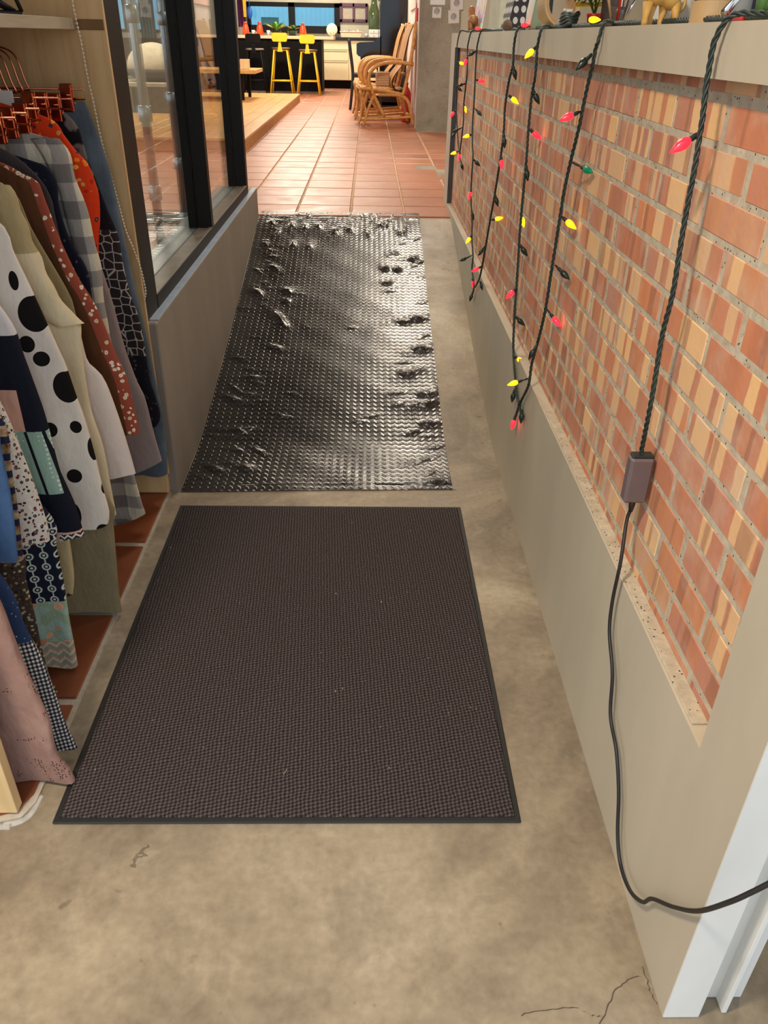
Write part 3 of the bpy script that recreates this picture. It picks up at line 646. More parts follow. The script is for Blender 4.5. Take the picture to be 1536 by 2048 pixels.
# horse figurine
y = ledge(943, .52); hf = thing('horse_figurine', 'small brown horse figurine at the far end of the ledge', 'figurine', (.525, y, ZL))
b = MB(); b.tube(catmull([(.525, y - .07, ZL + .05), (.525, y - .02, ZL + .055), (.525, y + .04, ZL + .052)], 5), [.016] * 3 + [.024] * 5 + [.022] * 3, 10); part(b, 'body', M_BROWNT, hf)
b = MB(); b.tube(catmull([(.525, y + .03, ZL + .055), (.525, y + .07, ZL + .085), (.525, y + .085, ZL + .105), (.525, y + .12, ZL + .09)], 4), [.02, .02, .019, .018, .017, .017, .017, .016, .016, .015, .013, .012, .01], 10); part(b, 'head', M_BROWNT, hf)
for dx, dy in ((-.012, -.055), (.012, -.055), (-.012, .03), (.012, .03)):
    b = MB(); b.tube([(.525 + dx, y + dy, ZL), (.525 + dx, y + dy, ZL + .045)], [.006, .01], 8); part(b, 'leg', M_BROWNT, hf)
# picture boards leaning at the far end
t = NT('picture_print', .6); vo = t.vor(t.mapv(t.co(), (1, 1, 1)), 26, out='Color'); M_PRINT = t.done(t.mix(.55, vo, lin((222, 210, 190))))
y = ledge(957, .56); b = MB(); b.prism([(.55, ZL), (.556, ZL), (.60, ZL + .32), (.594, ZL + .32)], 'y', y - .16, y + .22); single(b, 'picture_board', M_PRINT, 'pale board of small pictures leaning behind the horse figurine', 'board')
y = ledge(992, .57); b = MB(); b.box(.555, .59, y - .17, y + .16, ZL, ZL + .36, .004); single(b, 'sage_board', plain('pale_sage_board', (176, 172, 148), .7), 'plain pale sage board between the pictures and the dotted bag', 'board')
# small stone and dark cable knot
y = ledge(1012, .50); b = MB(); b.ball((.505, y, ZL + .018), .018, .03, .02, 9, 6); single(b, 'stone', plain('brown_stone', (96, 76, 60), .9, var=.3), 'small brown stone lying before the dotted bag', 'stone')
y = ledge(1118, .49); b = MB()
for k in range(5): b.tube([(.508 + .02 * math.cos(a) + .002 * k, y + .055 * math.sin(a) * (1 - .08 * k), ZL + .008 + .006 * k + .004 * math.sin(3 * a + k)) for a in [2 * math.pi * i / 24 for i in range(24)]], .0042, 6, closed=True)
single(b, 'cable_coil', M_CABLE, 'coil of spare dark green cable before the upright tape roll', 'cable coil')
# flowers in a red pot
y = ledge(1178, .565); fp = thing('flower_pot', 'yellow flowers in a small red pot on the ledge', 'flower pot', (.56, y, ZL))
b = MB(); b.lathe([(.014, 0), (.019, .03), (.021, .034), (.017, .035)], (.575, y, ZL), 18); part(b, 'pot', M_RED, fp)
for k in range(7):
    a = k * 2.4; x1, y1, z1 = .56 + .035 * math.cos(a), y + .05 * math.sin(a), ZL + .055 + .014 * (k % 3)
    b = MB(); b.tube([(.575, y, ZL + .03), ((.575 + x1) / 2, (y + y1) / 2, ZL + .075), (x1, y1, z1)], .002, 5); part(b, 'stem', M_GREEN, fp)
    b = MB()
    for q in range(6):
        an = q * math.pi / 3; b.ball((x1 + .012 * math.cos(an), y1 + .014 * math.sin(an), z1), .010, .010, .005, 8, 5)
    b.ball((x1, y1, z1 + .002), .007, .007, .006, 8, 5); part(b, 'flower', M_YELLOW, fp)
for k in range(9):
    a = k * .7 + .3; b = MB(); L = .06 + .02 * (k % 3)
    def lf(u, v, a=a, L=L): w_ = .014 * math.sin(math.pi * min(.97, v + .03)); return (.56 + math.cos(a) * L * v * .7 - math.sin(a) * w_ * (u - .5) * 2, y + math.sin(a) * L * v + math.cos(a) * w_ * (u - .5) * 2, ZL + .06 + .05 * v - .05 * v * v + .004 * abs(u - .5))
    b.grid(lf, 2, 6); part(b, 'leaf', M_GREEN, fp)
# cup of cutlery / pens
y = ledge(1228, .545); cu = thing('utensil_cup', 'glass cup of steel cutlery and brushes on the ledge', 'cup', (.55, y, ZL))
b = MB(); b.lathe([(.014, 0), (.018, .03), (.019, .04), (.016, .04), (.014, .01)], (.55, y, ZL), 20); part(b, 'cup', plain('smoky_glass', (92, 84, 76), .15, var=.1), cu)
for k in range(7):
    a = k * 1.1; b = MB(); p0 = Vector((.55 + .012 * math.cos(a), y + .012 * math.sin(a), ZL + .01)); p1 = p0 + Vector((.030 * math.cos(a), .05 * math.sin(a), .060 + .008 * k)); b.tube([p0, p1], .003, 6); b.ball(tuple(p1), .008, .010, .014, 8, 6); part(b, 'utensil', [M_STEEL, M_WHITEP, M_STEEL, M_CARD, M_RED, M_STEEL, M_BLACKP][k], cu)
# white card, navy box, green figure, grey bottle, marker
y = ledge(1279, .55); b = MB(); b.box(.575, .58, y - .035, y + .03, ZL, ZL + .15); single(b, 'paper_card', M_WHITEP, 'white card standing between the cutlery cup and the toy', 'card')
y = ledge(1518, .53); gf = thing('plant_figure', 'small green cactus figure at the right end of the ledge', 'figurine', (.53, y, ZL)); b = MB(); b.tube([(.53, y, ZL), (.53, y, ZL + .03), (.53, y, ZL + .045)], [.009, .011, .004], 10); part(b, 'stem', M_GREEN, gf); b = MB(); b.tube([(.53, y - .008, ZL + .014), (.53, y - .018, ZL + .018), (.53, y - .02, ZL + .03)], .004, 7); part(b, 'arm', M_GREEN, gf)
y = ledge(1500, .58); b = MB(); b.box(.58, .599, y - .06, y + .05, ZL, ZL + .12, .002); single(b, 'navy_box', M_NAVYP, 'dark navy box behind the green cactus figure', 'box')
y = ledge(1478, .575); b = MB(); b.lathe([(.018, 0), (.02, .004), (.02, .08), (.009, .1), (.009, .13)], (.575, y, ZL), 16); single(b, 'grey_bottle', plain('grey_plastic', (140, 142, 142), .4), 'grey plastic bottle beside the flat tape roll', 'bottle')
y = ledge(1455, .52); b = MB(); b.tube([(.50, y - .03, ZL + .012), (.56, y + .03, ZL + .06), (.575, y + .04, ZL + .075)], [.006, .006, .003], 8); single(b, 'marker_pen', M_STEEL, 'silver pen leaning across the flat tape roll', 'pen')
y = ledge(1470, .51); b = MB(); b.box(.505, .535, y - .025, y + .025, ZL, ZL + .012, .003); single(b, 'red_eraser', M_RED, 'small flat red block on the ledge by the pen', 'block')
y = ledge(1400, .59); b = MB(); b.box(.58, .598, y - .05, y + .03, ZL, ZL + .16, .002); single(b, 'dark_folder', M_BLACKP, 'dark folder standing behind the white canister', 'folder')

y = ledge(1082, .575); b = MB(); b.box(.572, .598, y - .05, y + .06, ZL, ZL + .15, .003); single(b, 'black_speaker', M_BLACKP, 'small black box standing between the flask and upright tape roll', 'box')
y = ledge(1205, .58); b = MB(); b.box(.583, .599, y - .10, y + .05, ZL, ZL + .11, .002); single(b, 'brown_notebook', plain('dark_brown_cover', (62, 44, 34), .6), 'dark brown notebook standing behind the cutlery cup', 'notebook')
y = ledge(1140, .585); tn = thing('striped_tin', 'small white tin with a red band behind the upright tape roll', 'tin', (.578, y, ZL)); b = MB(); b.lathe([(.017, 0), (.018, .002), (.018, .05), (.016, .053)], (.578, y, ZL), 20); part(b, 'body', M_WHITEP, tn); b = MB(); b.lathe([(.0183, .018), (.0185, .02), (.0185, .034), (.0183, .036)], (.578, y, ZL), 20); part(b, 'band', M_RED, tn)
# ------------------------------------------------------------------ wardrobe of plywood
def wood_mat(name, a, b, c, scale=3.0, axis=2, rough=.55):
    t = NT(name, rough, .35); sc_ = [9, 9, 9]; sc_[axis] = .9
    v = t.mapv(t.co(), tuple(sc_)); n = t.noise(v, scale, 4, .6, dist=1.2); n2 = t.noise(t.co(), 3, 3)
    col = t.ramp(n, [(.28, lin(a)), (.5, lin(b)), (.72, lin(c))]); col = t.mix(.25, col, t.ramp(n2, [(.3, lin(a)), (.7, lin(c))]))
    return t.done(col, t.bump(n, .06, .003))
M_PLY = wood_mat('plywood', (184, 146, 98), (202, 166, 116), (212, 180, 132))
M_PINE = wood_mat('pale_pine', (196, 160, 108), (216, 184, 134), (228, 198, 150), 2.0)
M_PLYEDGE = wood_mat('grey_ply_edge', (150, 136, 114), (170, 156, 132), (184, 170, 148), 3, 1)
wd = thing('plywood_wardrobe', 'open plywood clothes rack unit with a shelf beside the low grey wall', 'clothes rack', (-1.0, 1.62, .011))
b = MB(); b.box(-1.34, -.642, 2.25, 2.262, .075, 2.4, .001); part(b, 'end_panel', M_PLY, wd)
b = MB(); b.box(-1.34, -.648, 2.238, 2.2615, .0115, .077, .002); part(b, 'base_strip', M_PINE, wd)
b = MB(); b.box(-1.34, -.668, 1.0, 1.024, .0115, 2.4, .001); part(b, 'side_panel', M_PINE, wd)
b = MB(); b.box(-1.36, -1.34, 1.0, 2.262, .0115, 2.4, .001); part(b, 'back_panel', M_PLY, wd)
b = MB(); b.box(-1.34, -.712, 1.024, 2.25, 1.303, 1.327, .001); part(b, 'shelf', M_PLYEDGE, wd)
b = MB(); b.box(-.712, -.645, 2.246, 2.2505, 1.303, 1.325, .001); part(b, 'shelf_groove', plain('dark_wood_groove', (112, 80, 46), .7), wd)
M_COPPER = plain('copper_metal', (214, 128, 96), .22, metal=1, var=.06)
XC = -.94
b = MB(); b.tube([(XC, 1.024, 1.235), (XC, 2.25, 1.235)], .012, 12); part(b, 'hanging_rail', M_STEEL, wd)
# things on the shelf
b = MB(); b.box(-.98, -.868, 2.00, 2.06, 1.3275, 1.43, .003); single(b, 'white_box', M_WHITEP, 'white box on the plywood shelf at the upper left', 'box')
b = MB()
for p, q in (((-.90, 1.333), (-.79, 1.385)), ((-.895, 1.385), (-.81, 1.336)), ((-.79, 1.385), (-.785, 1.336)), ((-.93, 1.333), (-.785, 1.333)), ((-.83, 1.36), (-.80, 1.336))):
    b.tube([(p[0], 2.08, p[1]), (q[0], 2.11, q[1])], .005, 6)
single(b, 'black_stand', M_BLACKP, 'black folding wire stand lying on the plywood shelf', 'stand')
# bead chain
ch = [at(x, y, 2.215) for x, y in ((140, -60), (144, 0), (151, 36), (161, 81), (169, 125), (176, 162), (183, 190), (191, 228), (200, 271), (213, 322), (232, 390), (250, 457), (265, 494), (280, 534), (288, 566), (291, 584), (289, 600))]
bc = thing('bead_chain', 'white ball chain hanging down before the plywood panel', 'chain', ch[-1])
b = MB(); cp = resample(catmull(ch, 6), .0088); b.tube(cp, .0008, 4); part(b, 'cord', M_WHITEP, bc)
b = MB()
for p in cp: b.ball(tuple(p), .0034, n=7, m=5)
o = part(b, 'beads', plain('cream_bead', (206, 188, 158), .4), bc); o['kind'] = 'stuff'
# ------------------------------------------------------------------ garments
import random as _r
def profile(px, Y): return [at(x, y, Y) for x, y in px]
def body(mb_attr, prof, Y, thick=.019, amp=.007, folds=4.5, hem=.02, seed=0, rows=46, n=44, flare=1.0, inset=0.0, hemwave=.006):
    rg = _r.Random(seed); P2 = resample(catmull([Vector((p[0], 0, p[1])) for p in prof], 6), .004)
    L = len(P2); idx = [P2[int(i * (L - 1) / rows)] for i in range(rows + 1)]
    zt, zb = idx[0].z, idx[-1].z; ph = rg.uniform(0, 6); ph2 = rg.uniform(0, 6); vs = []; gu = []; gv = []
    for r, p in enumerate(idx):
        xr = p.x - inset; xl = 2 * XC - xr; f = r / rows; dn = min(1, max(0, (zt - p.z) / .25))
        for k in range(n):
            a = 2 * math.pi * k / n; u = math.cos(a); sgn = math.sin(a)
            x = (xr + xl) / 2 + (xr - xl) / 2 * u
            th = thick * (.35 + .65 * dn) * (abs(sgn) ** .5 if sgn >= 0 else -abs(sgn) ** .5)
            y = th + amp * dn * (math.sin(folds * u * 3.1 + ph + 1.2 * f) * (.4 + .6 * f * flare) + .5 * math.sin(folds * 2.3 * u + ph2 - 2 * f))
            z = p.z - hem * (1 - u) / 2 * (f ** 6) + hemwave * math.sin(folds * 4 * u + ph) * f ** 8
            vs.append((x, Y + y, max(z, .0135))); gu.append(u); gv.append(f)
    fs = [(r * n + k, r * n + (k + 1) % n, (r + 1) * n + (k + 1) % n, (r + 1) * n + k) for r in range(rows) for k in range(n)]
    fs.append(tuple(range(n)))
    mb = MB(); mb.add(vs, fs, True); mb_attr['gu'] = gu; mb_attr['gv'] = gv
    return mb
def cpart(mb, name, m, parent, attr=None):
    o = part(mb, name, m, parent)
    if attr:
        for k, vals in attr.items():
            at_ = o.data.attributes.new(k, 'FLOAT', 'POINT'); at_.data.foreach_set('value', vals)
    return o
def sleeve(prof, Y, r0, r1, seed, back=.026, dy=-.004):
    rg = _r.Random(seed); P2 = resample(catmull([Vector((p[0], 0, p[1])) for p in prof], 6), .012); N = len(P2); mb = MB(); n = 14; vs = []
    ph = rg.uniform(0, 6)
    for i, p in enumerate(P2):
        f = i / (N - 1); r = r0 + (r1 - r0) * f; wv = .003 * math.sin(14 * f + ph) + .002 * math.sin(31 * f)
        ry = r * .62 * (.5 if f < .03 else 1)
        for k in range(n):
            a = 2 * math.pi * k / n; vs.append((p.x - r + (r + wv) * math.cos(a), Y + dy + (ry + wv * .6) * math.sin(a) * 1.0, p.z - .25 * r * math.sin(a * 2) * .3))
    fs = [(i * n + k, i * n + (k + 1) % n, (i + 1) * n + (k + 1) % n, (i + 1) * n + k) for i in range(N - 1) for k in range(n)] + [tuple(range(n)), tuple((N - 1) * n + k for k in range(n))]
    mb.add(vs, fs, True); return mb
GR = 'clothes hanging on the plywood rack'
def garment(name, label, cat, Y, px, m, top=(), thick=.019, amp=.0085, folds=4.5, hem=.02, seed=1, slv=None, inset=0.0, sm=None, tail=None, **kw):
    pr = [(p.x, p.z) for p in profile(px, Y)]
    full = [(a, b_) for a, b_ in top] + pr
    zb = min(z for _, z in full)
    g = thing(name, label, cat, (XC, Y, zb), GR)
    at_ = {}; bd = body(at_, full + (tail or []), Y, thick, amp, folds, hem, seed, inset=inset, **kw); cpart(bd, 'body', m, g, at_)
    if slv:
        i0, i1, r0, r1 = slv; s_ = sleeve(pr[i0:i1], Y, r0, r1, seed); cpart(s_, 'sleeve', sm or m, g, {'gu': [.9] * len(s_.v), 'gv': [.5] * len(s_.v)})
    return g
SH = lambda z: [(XC + .05, z + .035), (XC + .09, z + .03)]
def floral(name, base, cols, scale=60, thr=.33, base2=None, keep=.0, rough=.9):
    t = NT(name, rough, .15); v = t.co()
    nz = t.n('ShaderNodeTexNoise'); t.L(v, nz.inputs['Vector']); nz.inputs['Scale'].default_value = scale * 1.3; s2 = t.n('ShaderNodeVectorMath', operation='SCALE'); t.L(nz.outputs['Color'], s2.inputs[0]); s2.inputs['Scale'].default_value = .5 / scale
    vv = t.vm('ADD', v, s2.outputs[0])
    o = t.n('ShaderNodeTexVoronoi'); t.L(vv, o.inputs['Vector']); o.inputs['Scale'].default_value = scale
    d = o.outputs['Distance']; rc = t.sep(o.outputs['Color'])[0]
    st = [(i / len(cols), lin(c)) for i, c in enumerate(cols)]
    fc = t.ramp(rc, st, 'CONSTANT'); c0 = lin(base)
    if base2: bz = t.ramp(t.noise(v, 30, 3), [(.45, lin(base)), (.55, lin(base2))]); c0 = bz
    mk = t.lt(d, thr)
    if keep: mk = t.ma('MULTIPLY', mk, t.gt(t.sep(o.outputs['Color'])[1], keep))
    c = t.mix(mk, c0, fc); dot = t.lt(d, thr * .3); c = t.mix(t.ma('MULTIPLY', dot, mk), c, t.mix(.5, c0, lin((200, 170, 60))))
    return t, c
def fin(t, c): return t.done(c, t.bump(t.noise(scale=800, detail=1), .12, .001, t.bump(t.noise(t.mapv(t.co(), (1, 1, .45)), 18, 4), .55, .02)))
# jeans
garment('hanging_jeans', 'blue denim jeans hanging furthest back against the plywood panel', 'jeans', 2.19, [(170, 203), (191, 255), (219, 337), (246, 460), (273, 583), (295, 678), (312, 760), (323, 810), (334, 890), (336, 948)], cloth('blue_denim', (94, 104, 112), .25), thick=.018, amp=.004, hem=.012, seed=3)
# dark scallop print dress
t, c = floral('dark_scallop_print', (30, 28, 34), [(70, 60, 70), (120, 50, 40), (40, 60, 80), (60, 62, 60)], 70, .3, keep=.45)
x, y, z = t.sep(t.co())[:]
e = t.vor(t.co(), 42, 'DISTANCE_TO_EDGE', rnd=.55); sc_ = t.mix(t.lt(e, .055), lin((50, 42, 42)), lin((178, 170, 160)))
c = t.mix(t.ma('MULTIPLY', t.lt(z, .86), t.gt(z, .52)), c, sc_)
g1 = t.ramp(t.noise(t.co(), 16, 2), [(.48, lin((22, 22, 26))), (.52, lin((110, 102, 94)))]); c = t.mix(t.gt(z, .94), c, g1)
garment('print_dress', 'black dress with a white scallop print between the jeans and the mauve skirt', 'dress', 2.135, [(153, 249), (175, 315), (197, 370), (216, 419), (238, 473), (246, 523), (260, 583), (279, 637), (290, 692), (301, 760), (309, 782), (322, 831), (314, 853)], fin(t, c), top=[(-.76, 1.15)], thick=.017, seed=4)
garment('mauve_skirt', 'plain mauve grey garment with a slanting hem beside the jeans', 'skirt', 2.08, [(190, 500), (210, 555), (227, 610), (249, 692), (273, 760), (290, 796), (309, 870), (324, 921)], cloth('mauve_grey', (148, 132, 128), .06), top=[(-.75, 1.02), (-.72, .92)], thick=.014, amp=.004, hem=.32, seed=5, hemwave=0)
t, c = floral('orange_floral', (206, 58, 22), [(228, 168, 60), (236, 120, 30), (200, 150, 80), (60, 50, 70), (176, 40, 20)], 55, .3, keep=.35)
garment('orange_blouse', 'bright orange red floral blouse on a copper clip hanger', 'blouse', 2.03, [(101, 238), (128, 271), (153, 304), (175, 328), (189, 364), (197, 397), (198, 446), (195, 484), (196, 530), (200, 580)], fin(t, c), top=SH(1.13), thick=.02, seed=6)
t = NT('grey_white_check', .9, .15); x, y, z = t.sep(t.co())[:]; xx = t.ma('ADD', x, t.ma('MULTIPLY', y, 1.0))
a = t.gt(t.ma('FRACT', t.ma('MULTIPLY', xx, 11)), .5); b2 = t.gt(t.ma('FRACT', t.ma('MULTIPLY', z, 12.5)), .5)
s_ = t.ma('MULTIPLY', t.ma('ADD', a, b2), .5); c = t.ramp(s_, [(0, lin((206, 196, 172))), (.3, lin((154, 147, 138))), (.75, lin((116, 109, 104)))], 'CONSTANT')
garment('check_shirt', 'grey and off-white large check shirt hanging left of the orange blouse', 'shirt', 1.97, [(68, 263), (117, 277), (139, 307), (153, 350), (169, 391), (183, 446), (194, 501), (202, 542), (210, 588), (219, 651), (250, 800), (278, 930), (300, 1012), (303, 1028)], fin(t, c), top=SH(1.115)[:1], thick=.02, seed=7, slv=(1, 11, .030, .024), inset=.018, hem=-.0, tail=[(-.70, .062)])
t, c = floral('navy_dark_floral', (28, 29, 42), [(70, 56, 70), (96, 84, 92), (44, 40, 56)], 60, .3, keep=.4)
garment('navy_blouse', 'dark navy blouse half hidden between the check shirt and charcoal cardigan', 'blouse', 1.92, [(68, 323), (96, 337), (115, 375), (118, 411), (140, 480), (175, 541), (185, 600), (200, 680)], fin(t, c), top=SH(1.055)[:1], thick=.016, amp=.006, seed=8)
garment('charcoal_cardigan', 'charcoal grey cardigan hanging behind the brown jacket', 'cardigan', 1.866, [(0, 296), (41, 320), (82, 359), (104, 397), (112, 432), (124, 480), (150, 560)], cloth('charcoal_knit', (66, 58, 58), .15), top=[(XC + .05, 1.10)], thick=.016, amp=.006, seed=9)
t, c = floral('rust_floral', (146, 72, 54), [(222, 206, 182), (214, 192, 160), (226, 214, 196)], 74, .36, keep=.35)
at_n = t.n('ShaderNodeAttribute', attribute_name='gu'); br = t.ramp(t.noise(t.co(), 8, 3), [(.3, lin((78, 48, 30))), (.7, lin((98, 62, 38)))])
c = t.mix(t.gt(at_n.outputs['Fac'], .925), br, c)
garment('brown_jacket', 'brown jacket edged with rust floral print, next to the cream coat', 'jacket', 1.818, [(0, 324), (49, 349), (77, 364), (90, 397), (109, 446), (123, 482), (145, 528), (164, 564), (186, 597), (208, 643), (227, 692), (257, 760), (268, 809), (276, 840), (280, 868)], fin(t, c), top=[(XC + .06, 1.085)], thick=.018, amp=.006, seed=10, hem=.02)
garment('olive_dress', 'olive beige dress seen as a narrow strip behind the cream coat', 'dress', 1.77, [(30, 386), (66, 462), (137, 583), (153, 632), (180, 740), (210, 860), (228, 960)], cloth('olive_beige', (142, 128, 92), .1), top=[(XC + .06, 1.06), (-.80, 1.04)], thick=.010, amp=.003, seed=11)
garment('pale_shirt', 'pale pinkish white shirt tail hanging under the brown jacket', 'shirt', 1.728, [(150, 640), (175, 719), (208, 755), (238, 831), (262, 908), (273, 949)], cloth('pale_pink_white', (214, 200, 190), .06), top=[(XC + .06, 1.03), (-.76, 1.0), (-.72, .85)], thick=.015, amp=.005, seed=12, hem=.03)
t = NT('cream_linen', .9, .15); x, y, z = t.sep(t.co())[:]; n = t.noise(scale=8, detail=4)
c = t.mix(t.gt(z, .91), t.ramp(n, [(.3, lin((206, 188, 152))), (.7, lin((222, 206, 172)))]), t.ramp(n, [(.3, lin((164, 146, 106))), (.7, lin((180, 162, 122)))]))
garment('cream_coat', 'cream linen shirt coat with a beige yoke behind the polka dot shirt', 'coat', 1.675, [(0, 364), (19, 370), (41, 408), (60, 452), (68, 484), (87, 528), (117, 583), (145, 627), (170, 646), (173, 700), (191, 815), (216, 891), (232, 973), (243, 1028)], fin(t, c), top=[(XC + .06, 1.07)], thick=.022, amp=.008, seed=13, slv=(1, 9, .035, .034), inset=.01, hem=.03)
# polka dot shirt
YP = 1.57
t = NT('white_black_dots', .9, .15); v = t.co(); x, y, z = t.sep(v)[:]
dots = [(62, 633, 23, 25), (80, 721, 13, 11), (128, 780, 21, 24), (148, 859, 10, 10), (147, 955, 13, 12), (183, 905, 10, 20), (205, 985, 6, 12), (22, 565, 7, 13), (52, 690, 12, 12), (205, 1068, 14, 14), (150, 1030, 10, 20), (100, 860, 12, 12), (95, 560, 10, 14)]
acc = None; zmin = .0
PZ = [at(x_, y_, YP) for x_, y_ in ((0, 446), (27, 506), (55, 566), (87, 637), (115, 698), (131, 733), (153, 796), (170, 842), (189, 908), (205, 973), (219, 1023), (216, 1047))]
zmin = min(p.z for p in PZ)
xs2 = t.ma('ADD', x, t.ma('MULTIPLY', y, .0))
for (px_, py_, rx_, ry_) in dots:
    p = at(px_, py_, YP - .02); rad = rx_ / FPX * 1.9; rdz = ry_ / FPX * 2.25
    d = t.ma('ADD', t.ma('POWER', t.ma('ABSOLUTE', t.ma('DIVIDE', t.ma('SUBTRACT', xs2, p.x), rad)), 2), t.ma('POWER', t.ma('ABSOLUTE', t.ma('DIVIDE', t.ma('SUBTRACT', z, p.z), rdz)), 2))
    k = t.lt(d, 1.0); acc = k if acc is None else t.ma('MAXIMUM', acc, k)
c = t.mix(acc, t.ramp(t.noise(scale=6), [(.3, lin((212, 200, 186))), (.7, lin((228, 218, 206)))]), lin((24, 20, 20)))
garment('polka_dot_shirt', 'white shirt with large black polka dots hanging before the cream coat', 'shirt', YP, [(0, 446), (27, 506), (55, 566), (87, 637), (115, 698), (131, 733), (153, 796), (170, 842), (189, 908), (205, 973), (219, 1023), (216, 1047)], fin(t, c), top=[(XC + .06, 1.07), (-.80, 1.05)], thick=.020, amp=.006, seed=14, hem=.13)
garment('khaki_trousers', 'khaki cotton trousers whose hem nearly touches the terracotta tiles', 'trousers', 1.622, [(222, 1000), (227, 1042), (233, 1110), (240, 1190), (246, 1222)], cloth('khaki_cotton', (138, 124, 94), .14), top=[(XC + .2, .95), (XC + .22, .6)], thick=.016, amp=.004, folds=3, seed=15, hem=.06)
t, c = floral('beige_black_floral', (196, 174, 130), [(36, 32, 28), (60, 52, 40), (206, 190, 150)], 46, .36, keep=.3)
garment('beige_floral_dress', 'beige dress with black flowers glimpsed beside the khaki trousers', 'dress', 1.525, [(120, 1000), (140, 1075), (150, 1150), (148, 1190)], fin(t, c), top=[(XC + .06, 1.02), (-.78, .95), (-.76, .6)], thick=.010, amp=.003, seed=16)
# patchwork dress
t, c0 = floral('patchwork_leaves', (26, 28, 40), [(150, 176, 140), (180, 190, 160), (120, 150, 120)], 30, .27, keep=.5)
x, y, z = t.sep(t.co())[:]
mint = t.mix(t.lt(t.vor(t.co(), 95, rnd=.1), .3), lin((150, 180, 164)), lin((204, 220, 204)))
chain = t.lt(t.ma('ABSOLUTE', t.ma('SUBTRACT', t.ma('FRACT', t.ma('MULTIPLY', t.ma('ADD', x, t.ma('MULTIPLY', z, .12)), 28)), .5)), .09)
mint = t.mix(chain, mint, lin((24, 26, 36)))
peach = t.ramp(t.noise(scale=10), [(.35, lin((222, 168, 148))), (.7, lin((206, 160, 140)))])
zig = t.ma('FRACT', t.ma('MULTIPLY', t.ma('ADD', z, t.ma('PINGPONG', x, .008)), 90)); chev = t.mix(t.gt(zig, .5), lin((28, 30, 44)), lin((214, 206, 196)))
c = t.mix(t.gt(z, .80), c0, lin((212, 206, 202)))
c = t.mix(t.ma('MULTIPLY', t.ma('MULTIPLY', t.lt(z, .69), t.lt(x, -.695)), t.gt(z, .60)), c, peach); c = t.mix(t.ma('MULTIPLY', t.lt(z, .60), t.gt(z, .455)), c, mint)
c = t.mix(t.lt(z, .36), c, peach); c = t.mix(t.ma('MULTIPLY', t.lt(z, .355), t.gt(x, -.675)), c, chev)
garment('patchwork_dress', 'patchwork dress of navy leaves, peach and mint dotted panels', 'dress', 1.478, [(25, 648), (46, 706), (66, 760), (77, 790), (93, 837), (118, 932), (129, 960), (153, 1014), (170, 1072)], fin(t, c), top=[(XC + .06, 1.03), (-.78, 1.0), (-.72, .9)], thick=.022, seed=17, hem=-.03)
# circle chain and mint dress
t, c0 = floral('mint_orange_flowers', (150, 168, 138), [(222, 152, 116), (228, 168, 136), (214, 140, 104)], 26, .3, keep=.3, base2=(160, 184, 170))
x, y, z = t.sep(t.co())[:]
cx = t.ma('SUBTRACT', t.ma('FRACT', t.ma('MULTIPLY', x, 34)), .5); cz = t.ma('SUBTRACT', t.ma('FRACT', t.ma('MULTIPLY', z, 34)), .5)
rr = t.ma('SQRT', t.ma('ADD', t.ma('MULTIPLY', cx, cx), t.ma('MULTIPLY', cz, cz))); ring_ = t.lt(t.ma('ABSOLUTE', t.ma('SUBTRACT', rr, .26)), .06); ln = t.ma('MULTIPLY', t.lt(t.ma('ABSOLUTE', cx), .05), t.gt(rr, .26)); ctr = t.lt(rr, .1)
nav = t.mix(t.ma('MAXIMUM', t.ma('MAXIMUM', ring_, ln), ctr), lin((28, 32, 48)), lin((196, 200, 190)))
zg = t.ma('FRACT', t.ma('MULTIPLY', t.ma('ADD', z, t.ma('PINGPONG', x, .014)), 42)); zz = t.ramp(zg, [(0, lin((206, 190, 160))), (.33, lin((186, 148, 126))), (.66, lin((140, 156, 142)))], 'CONSTANT')
c = t.mix(t.gt(z, .215), c0, nav); c = t.mix(t.lt(z, .10), c, zz)
garment('circle_print_dress', 'dress with navy circle chains above a mint panel of orange flowers', 'dress', 1.408, [(105, 1040), (112, 1090), (127, 1160), (140, 1240), (150, 1290), (157, 1328)], fin(t, c), top=[(XC + .06, 1.02), (-.78, .95), (-.74, .6)], thick=.02, seed=18, hem=.0)
t, c = floral('white_micro_floral', (206, 200, 190), [(60, 30, 36), (40, 36, 44), (214, 208, 200), (110, 50, 50), (220, 216, 206)], 130, .42)
garment('micro_floral_blouse', 'white blouse covered in tiny dark red flowers at the left edge', 'blouse', 1.338, [(0, 809), (36, 891), (66, 968), (93, 1050), (98, 1083)], fin(t, c), top=[(XC + .06, 1.02), (-.78, .97), (-.72, .85)], thick=.022, seed=19, hem=.0)
t, c = floral('brown_micro_floral', (66, 54, 46), [(150, 136, 112), (40, 34, 32), (176, 162, 138), (96, 70, 56)], 120, .4)
garment('brown_floral_dress', 'long brown dress with a tiny beige floral print beside the gingham skirt', 'dress', 1.287, [(40, 1100), (50, 1160), (70, 1240), (82, 1300), (100, 1360), (113, 1382)], fin(t, c), top=[(XC + .06, 1.0), (-.80, .9), (-.76, .6)], thick=.013, amp=.005, seed=20)
t = NT('fuzzy_brown_stripe', .95, .1); x, y, z = t.sep(t.co())[:]; st = t.gt(t.ma('FRACT', t.ma('MULTIPLY', z, 30)), .6); an_ = t.n('ShaderNodeAttribute', attribute_name='gu')
c = t.mix(t.ma('MULTIPLY', st, t.gt(an_.outputs['Fac'], .9)), t.ramp(t.noise(scale=60, detail=4), [(.35, lin((84, 56, 38))), (.65, lin((176, 150, 116)))]), lin((36, 38, 62)))
garment('fuzzy_jacket', 'fuzzy brown jacket with navy striped trim next to the denim piece', 'jacket', 1.235, [(10, 850), (22, 930), (38, 1030), (48, 1118)], fin(t, c), top=[(XC + .06, 1.0), (-.78, .92), (-.66, .8)], thick=.012, amp=.005, seed=21)
